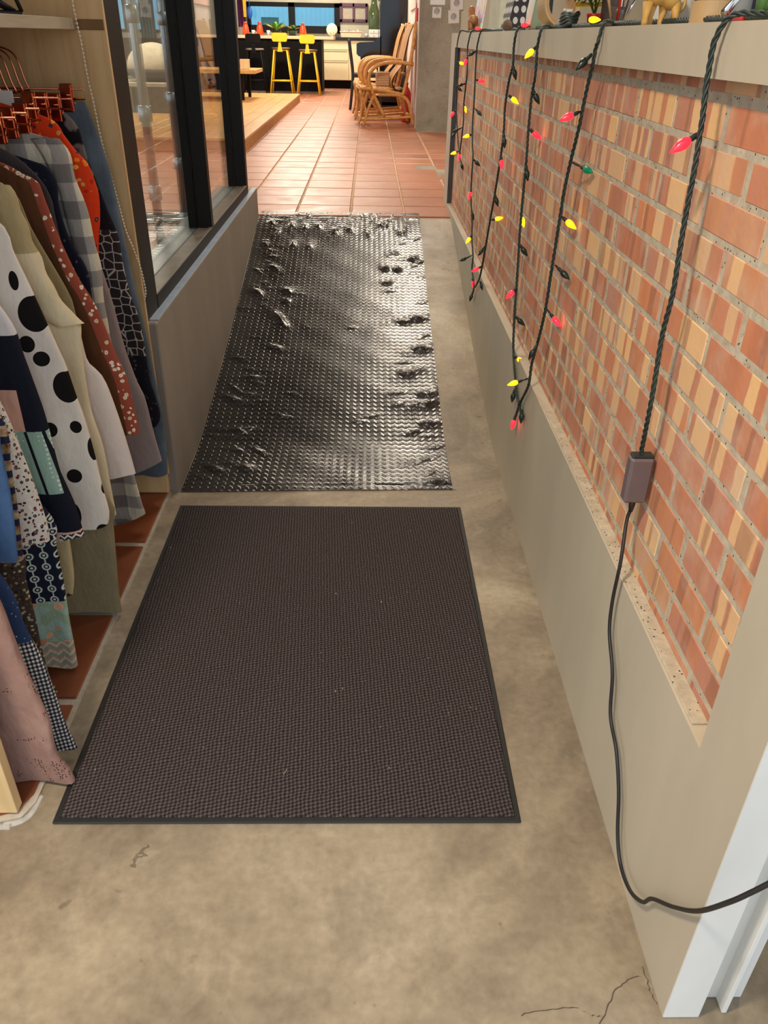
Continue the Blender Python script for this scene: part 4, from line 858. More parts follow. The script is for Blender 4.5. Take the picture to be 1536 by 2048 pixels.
garment('denim_skirt', 'mid blue denim skirt at the left edge of the rack', 'skirt', 1.19, [(-12, 860), (0, 900), (20, 1000), (30, 1100), (31, 1122)], cloth('mid_blue_denim', (70, 98, 136), .2), top=[(XC + .06, .95), (-.70, .9)], thick=.017, seed=22)
t = NT('gingham_check', .9, .15); x, y, z = t.sep(t.co())[:]; xx = t.ma('ADD', x, y); a = t.gt(t.ma('FRACT', t.ma('MULTIPLY', xx, 105)), .5); b2 = t.gt(t.ma('FRACT', t.ma('MULTIPLY', z, 105)), .5)
c = t.ramp(t.ma('MULTIPLY', t.ma('ADD', a, b2), .5), [(0, lin((214, 210, 204))), (.3, lin((96, 94, 96))), (.75, lin((26, 25, 28)))], 'CONSTANT')
nv, cn = t, t.mix(t.gt(t.noise(scale=240, detail=1), .72), lin((40, 56, 88)), lin((190, 190, 170))); c = t.mix(t.gt(z, .315), c, cn)
garment('gingham_skirt', 'black and white gingham skirt under a navy speckled top', 'skirt', 1.14, [(20, 1190), (47, 1262), (78, 1320), (105, 1390), (130, 1460), (151, 1500)], fin(t, c), top=[(XC + .06, .9), (-.74, .8), (-.68, .55)], thick=.016, seed=23, hem=.0)
t = NT('dusty_pink_eyelet', .9, .15); v = t.co(); x, y, z = t.sep(v)[:]; n = t.noise(scale=7, detail=4); c = t.ramp(n, [(.3, lin((142, 109, 98))), (.7, lin((170, 136, 123)))])
ho = t.ma('MULTIPLY', t.lt(t.vor(v, 170, rnd=.4), .3), t.gt(t.noise(v, 22, 1), .56)); ho = t.ma('MULTIPLY', ho, t.ma('MAXIMUM', t.ma('MULTIPLY', t.lt(z, .30), t.gt(z, .13)), t.lt(z, .08))); c = t.mix(ho, c, lin((70, 46, 40)))
garment('pink_eyelet_dress', 'dusty pink eyelet lace dress trailing on the floor by the mat corner', 'dress', 1.085, [(0, 1200), (25, 1262), (52, 1330), (85, 1400), (103, 1440), (117, 1500), (142, 1530), (156, 1562)], fin(t, c), top=[(XC + .06, .95), (-.76, .85), (-.66, .65)], thick=.024, amp=.010, folds=3.5, seed=24, hem=.03)
# copper clip hangers
HN = [(2.19, 'the blue jeans', 1.178, -.700), (2.135, 'the black scallop dress', 1.160, -.715), (2.08, 'the mauve skirt', 1.165, -.725), (2.03, 'the orange blouse', 1.168, -.735), (1.97, 'the check shirt', 1.150, -.735), (1.92, 'the navy blouse', 1.145, -.745), (1.865, 'the charcoal cardigan', 1.140, -.75), (1.81, 'the brown jacket', 1.135, -.76)]
for i, (Y, what, zc, xr) in enumerate(HN):
    h = thing('clip_hanger', 'copper clip hanger holding ' + what, 'hanger', (XC, Y, zc), 'copper hangers on the plywood rack')
    b = MB(); b.tube([(2 * XC - xr, Y, zc), (xr, Y, zc), (xr, Y, zc - .022), (2 * XC - xr, Y, zc - .022)], .0022, 6, closed=True); part(b, 'bar', M_COPPER, h)
    b = MB(); b.tube([(XC, Y, zc), (XC, Y, 1.225)] + [(XC + .014 * math.cos(a), Y, 1.236 + .014 * math.sin(a)) for a in [math.pi * (1 - q / 8) * 1.0 + 0 for q in range(0, 10)]], .0018, 6); part(b, 'hook', M_COPPER, h)
    for sgn in (1, -1):
        xk = xr - .042 if sgn > 0 else 2 * XC - xr + .042
        b = MB(); b.box(xk - .014, xk + .014, Y - .009, Y - .004, zc - .05, zc + .012, .002); b.box(xk - .014, xk + .014, Y + .004, Y + .009, zc - .05, zc + .012, .002); b.tube([(xk + .016, Y - .006, zc - .035), (xk + .018, Y, zc - .02), (xk + .016, Y + .006, zc - .035)], .002, 6); cl_ = part(b, 'clip', M_COPPER, h)
        b = MB(); b.tube([(xk - .012, Y - .011, zc - .012), (xk + .012, Y - .011, zc - .012)], .0025, 6); part(b, 'spring', M_COPPER, cl_)
    if i in (1, 3, 5, 7):
        b = MB(); b.box(xr - .115, xr - .075, Y - .003, Y - .001, zc - .018, zc + .014, .0005); part(b, 'size_tag', M_WHITEP, h)
for i in range(5):
    Y = 2.20 - .042 * i; z0 = 1.235; h = thing('wire_hanger', ['rearmost', 'second rearmost', 'middle', 'second nearest', 'nearest'][i] + ' of the five empty copper hangers under the shelf', 'hanger', (XC, Y, z0), 'empty copper hangers')
    b = MB(); pts = catmull([(XC, Y, z0 + .03), (XC + .05, Y, z0 + .03), (XC + .085, Y, z0 + .012), (XC + .098, Y, z0 - .04), (XC + .106, Y, z0 - .062)], 5) + [Vector((XC + .03, Y, z0 - .066)), Vector((XC - .03, Y, z0 - .066)), Vector((XC - .106, Y, z0 - .062))] + catmull([(XC - .098, Y, z0 - .04), (XC - .085, Y, z0 + .012), (XC - .05, Y, z0 + .03), (XC, Y, z0 + .03)], 5)
    b.tube(pts, .0022, 6); part(b, 'frame', M_COPPER, h)
    b = MB(); b.tube([(XC + .016 * math.cos(a), Y, z0 + .016 * math.sin(a)) for a in [math.pi * (1.2 - q / 8) for q in range(0, 10)]], .002, 6); part(b, 'hook', M_COPPER, h)
# ------------------------------------------------------------------ upper room: platform, kitchen, stools, chairs, piano
M_PLANK = wood_mat('honey_plank', (170, 118, 62), (196, 146, 84), (214, 168, 106), 2.5, 1, .35)
M_BLACK = plain('matt_black_board', (13, 11, 10), .65, var=.15, spec=.12)
M_TOP = plain('pale_counter_top', (224, 196, 162), .4, var=.06)
M_CAB = plain('cream_cabinet', (226, 214, 172), .45, var=.03, bumpy=0)
pf = thing('wooden_platform', 'low honey coloured wooden platform beside the terracotta tiles', 'platform', (-2.5, 10.5, ZF))
b = MB(); b.box(-4.6, -1.065, 7.42, 13.6, ZF, ZF + .085); part(b, 'platform_edge', wood_mat('platform_edge_wood', (150, 100, 54), (172, 120, 66), (186, 136, 80), 2, 1), pf)
for i in range(24):
    x1 = -1.06 - .148 * i; b = MB(); off = (i % 3) * .7; ys = [7.40] + [7.40 + off + 1.55 * q for q in range(1, 4)] + [13.62]
    for a, c_ in zip(ys, ys[1:]):
        b = MB(); b.box(x1 - .145, x1, a + .001, c_ - .001, ZF + .085, ZF + .105, .002); part(b, 'plank', M_PLANK, pf)
# kitchen island
YI = 15.55
def bx2(x0, y0, x1, y1, Y): a = at(x0, y0, Y); c_ = at(x1, y1, Y); return a.x, c_.x, c_.z, a.z
ix0, ix1, iz0, iz1 = bx2(440, 77, 645, 185, YI)
il = thing('kitchen_island', 'black fronted kitchen island with a pale counter top behind the stools', 'counter', ((ix0 + ix1) / 2, YI + .4, ZF))
b = MB(); b.box(ix0 - 1.0, ix1, YI, YI + .75, ZF + .035, 1.245, .003); part(b, 'front_panel', M_BLACK, il)
b = MB(); b.box(ix0 - 1.0, ix1 + .0, YI - .06, YI + .7, ZF, ZF + .035); part(b, 'plinth', plain('grey_brown_plinth', (104, 86, 70), .6), il)
for k in range(4):
    x = ix1 - .9 * k; b = MB(); b.box(x - .885, x - .01, YI - .012, YI + .001, ZF + .23, 1.22, .003); part(b, 'door_panel', M_BLACK, il)
tx1 = at(667, 73, YI).x; b = MB(); b.box(ix0 - 1.0, tx1, YI - .05, YI + .85, 1.245, 1.29, .004); part(b, 'counter_top', M_TOP, il)
# back cabinets with drawers
YC = 17.25
cx0, cx1, cz0, cz1 = bx2(630, 79, 757, 162, YC)
cb_ = thing('drawer_cabinet', 'cream kitchen cabinet with wide drawers below the black worktop', 'cabinet', ((cx0 + cx1) / 2, YC + .3, ZF))
b = MB(); b.box(cx0, cx1 + .3, YC + .002, YC + .6, cz0, cz1, .002); part(b, 'body', M_CAB, cb_)
b = MB(); b.box(cx0, cx1 + .3, YC + .05, YC + .55, ZF, cz0); part(b, 'kick_board', M_BLACK, cb_)
za, zb = at(660, 100, YC).z, at(660, 122, YC).z; xm = at(697, 120, YC).x
for lo, hi in ((cz0 + .004, zb - .006), (zb + .006, za - .006), (za + .006, cz1 - .004)):
    b = MB(); b.box(cx0 + .004, xm, YC - .018, YC + .001, lo, hi, .003); d_ = part(b, 'drawer', M_CAB, cb_)
    b = MB(); b.box(cx0 + .02, xm - .02, YC - .024, YC - .017, hi - .018, hi - .008, .002); part(b, 'grip_rail', plain('dull_grip_metal', (150, 140, 112), .5), d_)  # dull beige rail along the drawer's top edge
b = MB(); b.box(xm + .008, cx1 + .28, YC - .018, YC + .001, cz0 + .004, cz1 - .004, .003); part(b, 'door', M_CAB, cb_)
wt = MB(); wx_ = at(669, 76, YC).x; wt.box(wx_, cx1 + .3, YC - .05, YC + .62, cz1, cz1 + .045, .003); part(wt, 'worktop', plain('black_stone', (30, 28, 28), .25), cb_)
wt = MB(); wt.box(cx0 - 1.6, wx_, YC - .05, YC + .62, cz1, cz1 + .04, .003); part(wt, 'worktop', M_TOP, cb_)
ZC = cz1 + .046
# window with blue corrugated wall outside
wn = thing('window_2', 'wide black framed kitchen window with two panes', 'window', ((wx0 + wx1) / 2, YB, wz0)); wn['kind'] = 'structure'
lx0, lz1 = at2(499.5, 12, YB); lx1, lz0 = at2(578, 51, YB); rx0, rz1 = at2(589, 14, YB); rx1, rz0 = at2(669, 52, YB)
b = MB()
for a, c_, lo, hi in ((wx0, lx0, wz0, wz1), (lx1, rx0, wz0, wz1), (rx1, wx1, wz0, wz1), (wx0, wx1, wz0, lz0), (wx0, wx1, lz1, wz1)): b.box(a, c_, YB - .05, YB + .12, lo, hi, .002)
part(b, 'window_frame', M_BLACKFRAME, wn)
for a, c_ in ((lx0, lx1), (rx0, rx1)):
    b = MB(); b.box(a, c_, YB + .03, YB + .035, lz0, lz1); part(b, 'glass_pane', M_GLASS, wn)
w3 = thing('window_3', 'distant window of the shop seen through the near glass', 'window', (-4.7, YB, 1.3)); w3['kind'] = 'structure'
b = MB()
for a, c_, lo, hi in ((-5.4, -5.34, 1.3, 1.95), (-4.06, -4.0, 1.3, 1.95), (-4.73, -4.67, 1.3, 1.95), (-5.4, -4, 1.3, 1.35), (-5.4, -4, 1.9, 1.95)): b.box(a, c_, YB - .03, YB + .12, lo, hi, .002)
part(b, 'window_frame', M_BLACKFRAME, w3)
for a, c_ in ((-5.34, -4.73), (-4.67, -4.06)):
    b = MB(); b.box(a, c_, YB + .03, YB + .035, 1.35, 1.9); part(b, 'glass_pane', M_GLASS, w3)
M_CORR = plain('sky_blue_sheet', (140, 216, 248), .5, var=.05, scale=3, bumpy=0)
b = MB(); n = 220
def cor(u, v): x = -11 + 15 * u; return (x, 24.2 + .014 * math.sin(2 * math.pi * x / .12), .2 + 3.0 * v)
b.grid(cor, 900, 1, False); b.box(-11, 4, 24.22, 24.26, .2, 3.2)
single(b, 'corrugated_fence', M_CORR, 'sky blue corrugated metal wall outside the kitchen window', 'fence')
a0 = at(522, 34, 18.6); a1 = at(558, 56, 18.6); b = MB(); b.box(a0.x, a1.x, 18.6, 18.63, .3, a0.z, .002); single(b, 'teal_sign', plain('teal_board', (22, 130, 140), .5), 'teal board standing outside the left window pane', 'board')
gd = MB(); gd.box(-11, 4, 18.06, 25, .1, .3); single(gd, 'outdoor_ground', M_CONC, 'concrete ground outside the kitchen window', 'ground')
# bar stools
M_YEL = plain('yellow_metal', (222, 178, 28), .4, var=.08)
M_SEATW = plain('dark_wood_seat', (104, 70, 34), .45, var=.2)
def stool(x, Y, m, ms, label, dz=0):
    s_ = thing('bar_stool', label, 'stool', (x, Y, ZF), 'bar stools at the kitchen island')
    zs = 1.075 + dz
    b = MB(); b.lathe([(.14, zs), (.155, zs + .006), (.155, zs + .02), (.145, zs + .028), (.01, zs + .03)], (x, Y, 0), 24); part(b, 'seat', ms, s_)
    b = MB(); b.lathe([(.12, zs - .02), (.135, zs - .018), (.135, zs), (.12, zs)], (x, Y, 0), 24); part(b, 'seat_rim', m, s_)
    for sx in (-1, 1):
        for sy in (-1, 1):
            b = MB(); b.tube([(x + sx * .105, Y + sy * .10, zs - .01), (x + sx * .19, Y + sy * .19, ZF + .002)], .0125, 8); part(b, 'leg', m, s_)
    zz = ZF + .21; q = .19 - .085 * .21 / (zs - ZF)
    for p, r_ in (((-q, -q * .93), (q, -q * .93)), ((-q, q * .93), (q, q * .93)), ((-q, -q * .93), (-q, q * .93)), ((q, -q * .93), (q, q * .93))):
        b = MB(); b.tube([(x + p[0], Y + p[1], zz), (x + r_[0], Y + r_[1], zz)], .009, 8); part(b, 'foot_rail', m, s_)
    b = MB(); b.prism([(x - .045, zs - .03), (x + .045, zs - .03), (x + .03, zs + .02), (x + .015, zs + .14), (x - .015, zs + .14), (x - .03, zs + .02)], 'y', Y - .165, Y - .155); part(b, 'back_bracket', m, s_)
    def bk(u, v, off=0):
        a = (u - .5) * 1.1; e = min(1, 6 * min(u, 1 - u) + .55); zc = zs + .175; return (x + .125 * math.sin(a) / math.sin(.55), Y - .165 + .05 * (1 - math.cos(a)) - off, zc + (v - .5) * .125 * e)
    b = MB(); b.grid(lambda u, v: bk(u, v), 14, 6); b.grid(lambda u, v: bk(u, v, .012), 14, 6); part(b, 'backrest', m, s_)
    return s_
sx1 = at(562, 104, 15.2).x; sx2 = at(616, 104, 15.2).x; sx0 = at(509, 104, 15.2).x
stool(sx1, 15.2, M_YEL, M_SEATW, 'yellow metal bar stool in the middle of the three stools', .02)
stool(sx2, 15.2, M_YEL, M_SEATW, 'yellow metal bar stool nearest the cream drawers')
stool(sx0, 15.25, M_BLACK, plain('grey_seat', (120, 112, 96), .5), 'black bar stool beside the black window post')
# counter things
M_ORANGE = plain('orange_plastic', (238, 76, 24), .35, var=.05)
for i, (px, lab) in enumerate(((492, 'leftmost'), (520, 'second from left'), (606, 'rightmost'))):
    p = at(px, 70, YI + .12); j = thing('orange_jar', lab + ' of three orange jars on the island counter', 'jar', (p.x, YI + .12, 1.29), 'orange jars')
    b = MB(); b.lathe([(.050, 0), (.058, .01), (.058, .06), (.047, .125), (.036, .15), (.036, .155)], (p.x, YI + .12, 1.291), 20); part(b, 'body', M_ORANGE, j)
    b = MB(); b.lathe([(.03, 0), (.03, .035), (.02, .04)], (p.x, YI + .12, 1.446), 16); part(b, 'lid', plain('dull_red_lid', (176, 80, 50), .5), j)
for i, (px, lab) in enumerate(((507, 'white cup between the two left orange jars'), (537, 'pale cup left of the big plant'))):
    p = at(px, 70, YI + .1); c_ = thing('cup', lab, 'cup', (p.x, YI + .1, 1.29)); b = MB(); b.lathe([(.02, 0), (.03, .05), (.032, .075), (.028, .075), (.02, .01)], (p.x, YI + .1, 1.291), 16); part(b, 'bowl', M_WHITEP, c_)
    b = MB(); b.tube([(p.x + .03, YI + .1, 1.345), (p.x + .05, YI + .1, 1.335), (p.x + .045, YI + .1, 1.315), (p.x + .026, YI + .1, 1.31)], .005, 6); part(b, 'handle', M_WHITEP, c_)
def plant(px, Y, w_, h_, n, label, m, potm, seed):
    p = at(px, 70, Y); g = thing('potted_plant', label, 'plant', (p.x, Y, 1.29)); rg = _r.Random(seed)
    b = MB(); b.lathe([(.06, 0), (.085, .07), (.09, .075), (.08, .076)], (p.x, Y, 1.291), 20); part(b, 'pot', potm, g)
    for k in range(n):
        a = rg.uniform(0, 6.28); L = w_ * rg.uniform(.5, 1); hh = h_ * rg.uniform(.35, 1); wd_ = rg.uniform(.018, .03)
        def lf(u, v):
            w2 = wd_ * math.sin(math.pi * (v * .94 + .03)); r_ = L * v; return (p.x + math.cos(a) * r_ - math.sin(a) * w2 * (u - .5) * 2, Y + math.sin(a) * r_ * .6 + math.cos(a) * w2 * (u - .5) * 2, 1.355 + hh * (1.6 * v - .75 * v * v) + .01 * abs(u - .5))
        b = MB(); b.grid(lf, 2, 7); part(b, 'leaf', m if k % 4 else M_YLEAF, g)
M_YLEAF = plain('yellow_leaf', (206, 200, 96), .5, var=.2); M_BRIGHTLEAF = plain('bright_leaf', (92, 150, 44), .5, var=.3)
plant(553, YI + .2, .24, .16, 26, 'large bright green leafy plant on the island counter', M_BRIGHTLEAF, M_BLACKP, 3)
plant(585, YI + .2, .15, .11, 18, 'smaller variegated plant left of the right orange jar', M_GREEN, plain('dark_green_pot', (46, 70, 44), .5), 5)
# dishes
p = at(664, 72, YC + .15); pr_ = thing('plate_rack', 'patterned plate standing in a wire rack beside the sink', 'plate', (p.x, YC + .15, ZC))
b = MB(); b.lathe([(.002, 0), (.075, .003), (.105, .016), (.106, .02), (.07, .01), (.002, .008)], (p.x, YC + .15, ZC + .115), 30, 'y'); t = NT('patterned_plate', .3); vo = t.vor(t.co(), 22); part(b, 'plate', t.done(t.mix(t.lt(vo, .25), lin((226, 214, 180)), lin((160, 140, 100)))), pr_)
b = MB()
for k in range(6): b.tube([(p.x - .11 + .045 * k, YC + .1, ZC + .005), (p.x - .11 + .045 * k, YC + .1, ZC + .06), (p.x - .11 + .045 * k, YC + .25, ZC + .06), (p.x - .11 + .045 * k, YC + .25, ZC + .005)], .003, 5)
b.tube([(p.x - .13, YC + .1, ZC + .004), (p.x + .13, YC + .1, ZC + .004), (p.x + .13, YC + .25, ZC + .004), (p.x - .13, YC + .25, ZC + .004)], .004, 5, closed=True); part(b, 'wire_rack', M_STEEL, pr_)
p0, p1 = at(681, 62, YC + .2), at(724, 73, YC + .2); dt = thing('dish_basin', 'cream rectangular dish basin with cups on the black worktop', 'basin', ((p0.x + p1.x) / 2, YC + .2, ZC))
xa, xb = p0.x, p1.x; b = MB(); w2 = .02
b.prism([(xa + .03, ZC + .001), (xb - .03, ZC + .001), (xb, ZC + .085), (xa, ZC + .085)], 'y', YC + .08, YC + .095); b.prism([(xa + .03, ZC + .001), (xb - .03, ZC + .001), (xb, ZC + .085), (xa, ZC + .085)], 'y', YC + .33, YC + .345); b.prism([(xa + .03, ZC + .001), (xa + .045, ZC + .001), (xa + .015, ZC + .085), (xa, ZC + .085)], 'y', YC + .09, YC + .34); b.prism([(xb - .045, ZC + .001), (xb - .03, ZC + .001), (xb, ZC + .085), (xb - .015, ZC + .085)], 'y', YC + .09, YC + .34); b.box(xa + .03, xb - .03, YC + .09, YC + .34, ZC + .001, ZC + .012); part(b, 'tub', plain('cream_plastic', (222, 190, 156), .5, var=.05), dt)
b = MB(); b.box(xa - .012, xb + .012, YC + .07, YC + .085, ZC + .082, ZC + .095, .003); part(b, 'rim', plain('cream_plastic_rim', (226, 200, 168), .5, var=.05), dt)
for k in range(4):
    x = xa + (xb - xa) * (.18 + .21 * k); b = MB(); b.lathe([(.02, 0), (.026, .05), (.014, .075), (.014, .095 + .02 * (k % 2))], (x, YC + .2, ZC + .013), 14); single(b, 'bottle', [M_WHITEP, plain('grey_bottle_plastic', (120, 124, 120), .4), M_WHITEP, M_CAB][k], ['white', 'grey', 'second white', 'cream'][k] + ' small bottle standing in the dish basin', 'bottle', 'bottles in the dish basin')
p = at(733, 71, YC + .15); b = MB(); b.lathe([(.028, 0), (.034, .05), (.034, .062), (.03, .062), (.026, .01)], (p.x, YC + .15, ZC), 16); single(b, 'mug', M_WHITEP, 'small white mug right of the dish basin', 'mug')
# purple frame on the wall
fx0, fx1, fz0, fz1 = bx2(679, 6, 735, 45, YB - .02); pm = thing('wall_hanging', 'purple framed double panel hanging on the wall above the basin', 'frame', ((fx0 + fx1) / 2, YB - .02, fz0))
M_PUR = plain('plum_paint', (88, 54, 74), .5, var=.15); xm2 = (fx0 + fx1) / 2; q = .055
for a, c_, lo, hi in ((fx0, fx1, fz0, fz0 + q * .9), (fx0, fx1, fz1 - q * 1.1, fz1), (fx0, fx0 + q, fz0, fz1), (fx1 - q * .8, fx1, fz0, fz1), (xm2 - .02, xm2 + .02, fz0, fz1)):
    b = MB(); b.box(a, c_, YB - .05, YB - .002, lo, hi, .004); part(b, 'frame_bar', M_PUR, pm)
for a, c_ in ((fx0 + q, xm2 - .02), (xm2 + .02, fx1 - q * .8)):
    b = MB(); b.box(a, c_, YB - .015, YB - .008, fz0 + q * .9, fz1 - q * 1.1); part(b, 'panel', plain('beige_panel', (168, 158, 138), .5), pm)
# bottle tower and small drawers beside the piano
gx0, gx1, gz0, gz1 = bx2(738, 2, 758, 58, YC + .3); b = MB(); b.lathe([(.10, 0), (.105, .02), (.105, .28), (.06, .40), (.05, .52)], ((gx0 + gx1) / 2, YC + .3, gz0 - .01), 22); single(b, 'demijohn', plain('dark_green_glass', (66, 82, 50), .08, var=.2), 'tall dark green glass jar standing on the small white drawers', 'jar')
b_ = bx2(738, 59, 757, 74, YC + .3); sd = thing('mini_drawers', 'small white drawer box under the green glass jar', 'drawers', ((b_[0] + b_[1]) / 2, YC + .3, ZC)); b = MB(); b.box(b_[0], b_[1], YC + .18, YC + .42, ZC, gz0 - .012, .003); part(b, 'body', M_WHITEP, sd)
for k in range(2):
    h_ = (gz0 - .012 - ZC) / 2; b = MB(); b.box(b_[0] + .008, b_[1] - .008, YC + .17, YC + .181, ZC + .006 + h_ * k, ZC + h_ * (k + 1) - .006, .002); d_ = part(b, 'drawer', M_WHITEP, sd); b = MB(); b.ball(((b_[0] + b_[1]) / 2, YC + .165, ZC + h_ * (k + .5)), .008, n=8, m=6); part(b, 'knob', M_STEEL, d_)
# blue bag, yellow broom handle, purple cloth by the window
p = at(498, 8, 17.6); q2 = at(498, 38, 17.6); b = MB(); b.ball((p.x, 17.6, (p.z + q2.z) / 2 - .02), .055, .04, .10, 14, 10); b.tube([(p.x, 17.6, p.z - .06), (p.x, 17.62, p.z + .12)], .006, 6); single(b, 'blue_bag', plain('blue_nylon', (20, 92, 190), .5, var=.2), 'bright blue pouch hanging at the left of the kitchen window', 'pouch')
p = at(488, 0, 17.5); q2 = at(488, 34, 17.5); b = MB(); b.prism([(p.x - .03, p.z + .2), (p.x + .03, p.z + .2), (p.x + .022, q2.z), (p.x - .022, q2.z)], 'y', 17.48, 17.53); single(b, 'yellow_apron', plain('yellow_cloth', (226, 180, 40), .8), 'yellow cloth strip hanging beside the blue pouch', 'cloth')
p = at(482, 6, 17.55); q2 = at(482, 54, 17.55); b = MB(); b.grid(lambda u, v: (p.x - .08 + .15 * u, 17.58 + .02 * math.sin(u * 18), p.z + .1 + (q2.z - p.z - .1) * v), 20, 4); b.grid(lambda u, v: (p.x - .08 + .15 * u, 17.60 + .02 * math.sin(u * 18), p.z + .1 + (q2.z - p.z - .1) * v), 20, 4); single(b, 'purple_curtain', plain('purple_cloth', (88, 30, 80), .8, var=.2), 'dark purple curtain at the left of the kitchen window', 'curtain')
# table with wooden block, partly behind the window post
tb = thing('side_table', 'wooden table corner with a dark pierced steel leg on the platform', 'table', (-1.9, 12.4, ZF + .105))
zt = at(511, 140, 12.0).z; tx = at(511, 140, 12.0).x; b = MB(); b.box(tx - 1.0, tx, 11.9, 12.8, zt - .045, zt, .004); part(b, 'table_top', M_PLANK, tb)
for a, c_ in ((tx - .19, 12.0), (tx - .9, 12.0), (tx - .19, 12.7), (tx - .9, 12.7)):
    b = MB(); b.box(a - .02, a + .02, c_ - .02, c_ + .02, ZF + .105, zt - .045, .002); part(b, 'leg', M_BLACK, tb)
b = MB(); b.box(tx - .21, tx - .09, 12.05, 12.15, zt + .001, zt + .12, .004); single(b, 'wooden_block', M_PINE, 'pale wooden block standing on the table corner', 'block')
# upright piano seen from its end
M_PIANO = plain('piano_black_gloss', (14, 13, 14), .08, var=.1, bumpy=0)
px0, px1 = at(760, 60, 12.6).x, .512
pn = thing('upright_piano', 'glossy black upright piano standing end-on against the pale wall', 'piano', ((px0 + px1) / 2, 13.3, ZF))
zk0, zk1 = at(735, 113, 12.6).z, at(735, 86, 12.6).z; kx = at(713, 100, 12.6).x
b = MB(); b.box(px0, px1, 12.6, 14.05, ZF + .03, ZF + 1.33, .006); part(b, 'case', M_PIANO, pn)
b = MB(); b.box(px0 - .02, px1, 12.58, 14.07, ZF + 1.33, ZF + 1.36, .006); part(b, 'lid', M_PIANO, pn)
for ya, yb in ((12.6, 12.66), (13.99, 14.05)):
    b = MB(); b.prism([(px0 + .02, zk0), (kx + .03, zk0), (kx, zk0 + .03), (kx, zk1 - .01), (kx + .03, zk1), (px0 - .08, zk1 + .01), (px0 + .02, zk1 + .09)], 'y', ya, yb); part(b, 'key_cheek', M_PIANO, pn)
b = MB(); b.box(kx + .03, px0, 12.66, 13.99, zk0 + .01, zk0 + .09, .004); part(b, 'key_bed', M_PIANO, pn)
b = MB(); b.box(kx + .04, px0 - .02, 12.68, 13.97, zk0 + .09, zk0 + .105, .002); part(b, 'keyboard', M_WHITEP, pn)
for yy in (12.61, 13.97):
    b = MB(); b.prism([(kx + .05, zk0), (px0 - .02, zk0), (px0 - .02, zk0 - .22), (px0 - .06, zk0 - .1), (kx + .06, zk0 - .05)], 'y', yy, yy + .06); b.box(kx + .10, kx + .16, yy, yy + .06, ZF + .08, zk0 - .04, .004); part(b, 'leg', M_PIANO, pn)
for ya in (12.6, 13.99):
    b = MB(); b.box(kx + .05, px1, ya, ya + .06, ZF, ZF + .08, .004); part(b, 'foot', M_PIANO, pn)
# black chair at the piano
ch_ = thing('black_chair', 'black wooden dining chair standing before the piano', 'chair', (-.05, 12.9, ZF)); yn = 12.15
M_BCH = plain('black_lacquer', (24, 22, 22), .35)
pts = [at(697, 77, yn), at(701, 110, yn), at(705, 146, yn), at(704, 175, yn), at(700, 211, yn)]
for dy in (0, .38):
    b = MB(); b.tube(catmull([(p.x, p.y + dy, p.z if i_ < 4 else ZF + .002) for i_, p in enumerate(pts)], 4), .017, 8); part(b, 'rear_leg', M_BCH, ch_)
sx_, sz_ = at(705, 150, yn).x, at(705, 150, yn).z
b = MB(); b.box(sx_, sx_ + .40, yn - .01, yn + .39, sz_ - .03, sz_ + .02, .008); part(b, 'seat', M_BCH, ch_)
for dy in (.01, .37):
    b = MB(); b.tube([(sx_ + .38, yn + dy, sz_ - .02), (sx_ + .39, yn + dy, ZF + .002)], [.018, .013], 8); part(b, 'leg', M_BCH, ch_)
for k in range(3):
    a = at(698 + 1.6 * k, 82 + 16 * k, yn); b = MB(); b.box(a.x - .008, a.x + .008, yn, yn + .38, a.z - .03, a.z + .02, .003); part(b, 'back_slat', M_BCH, ch_)
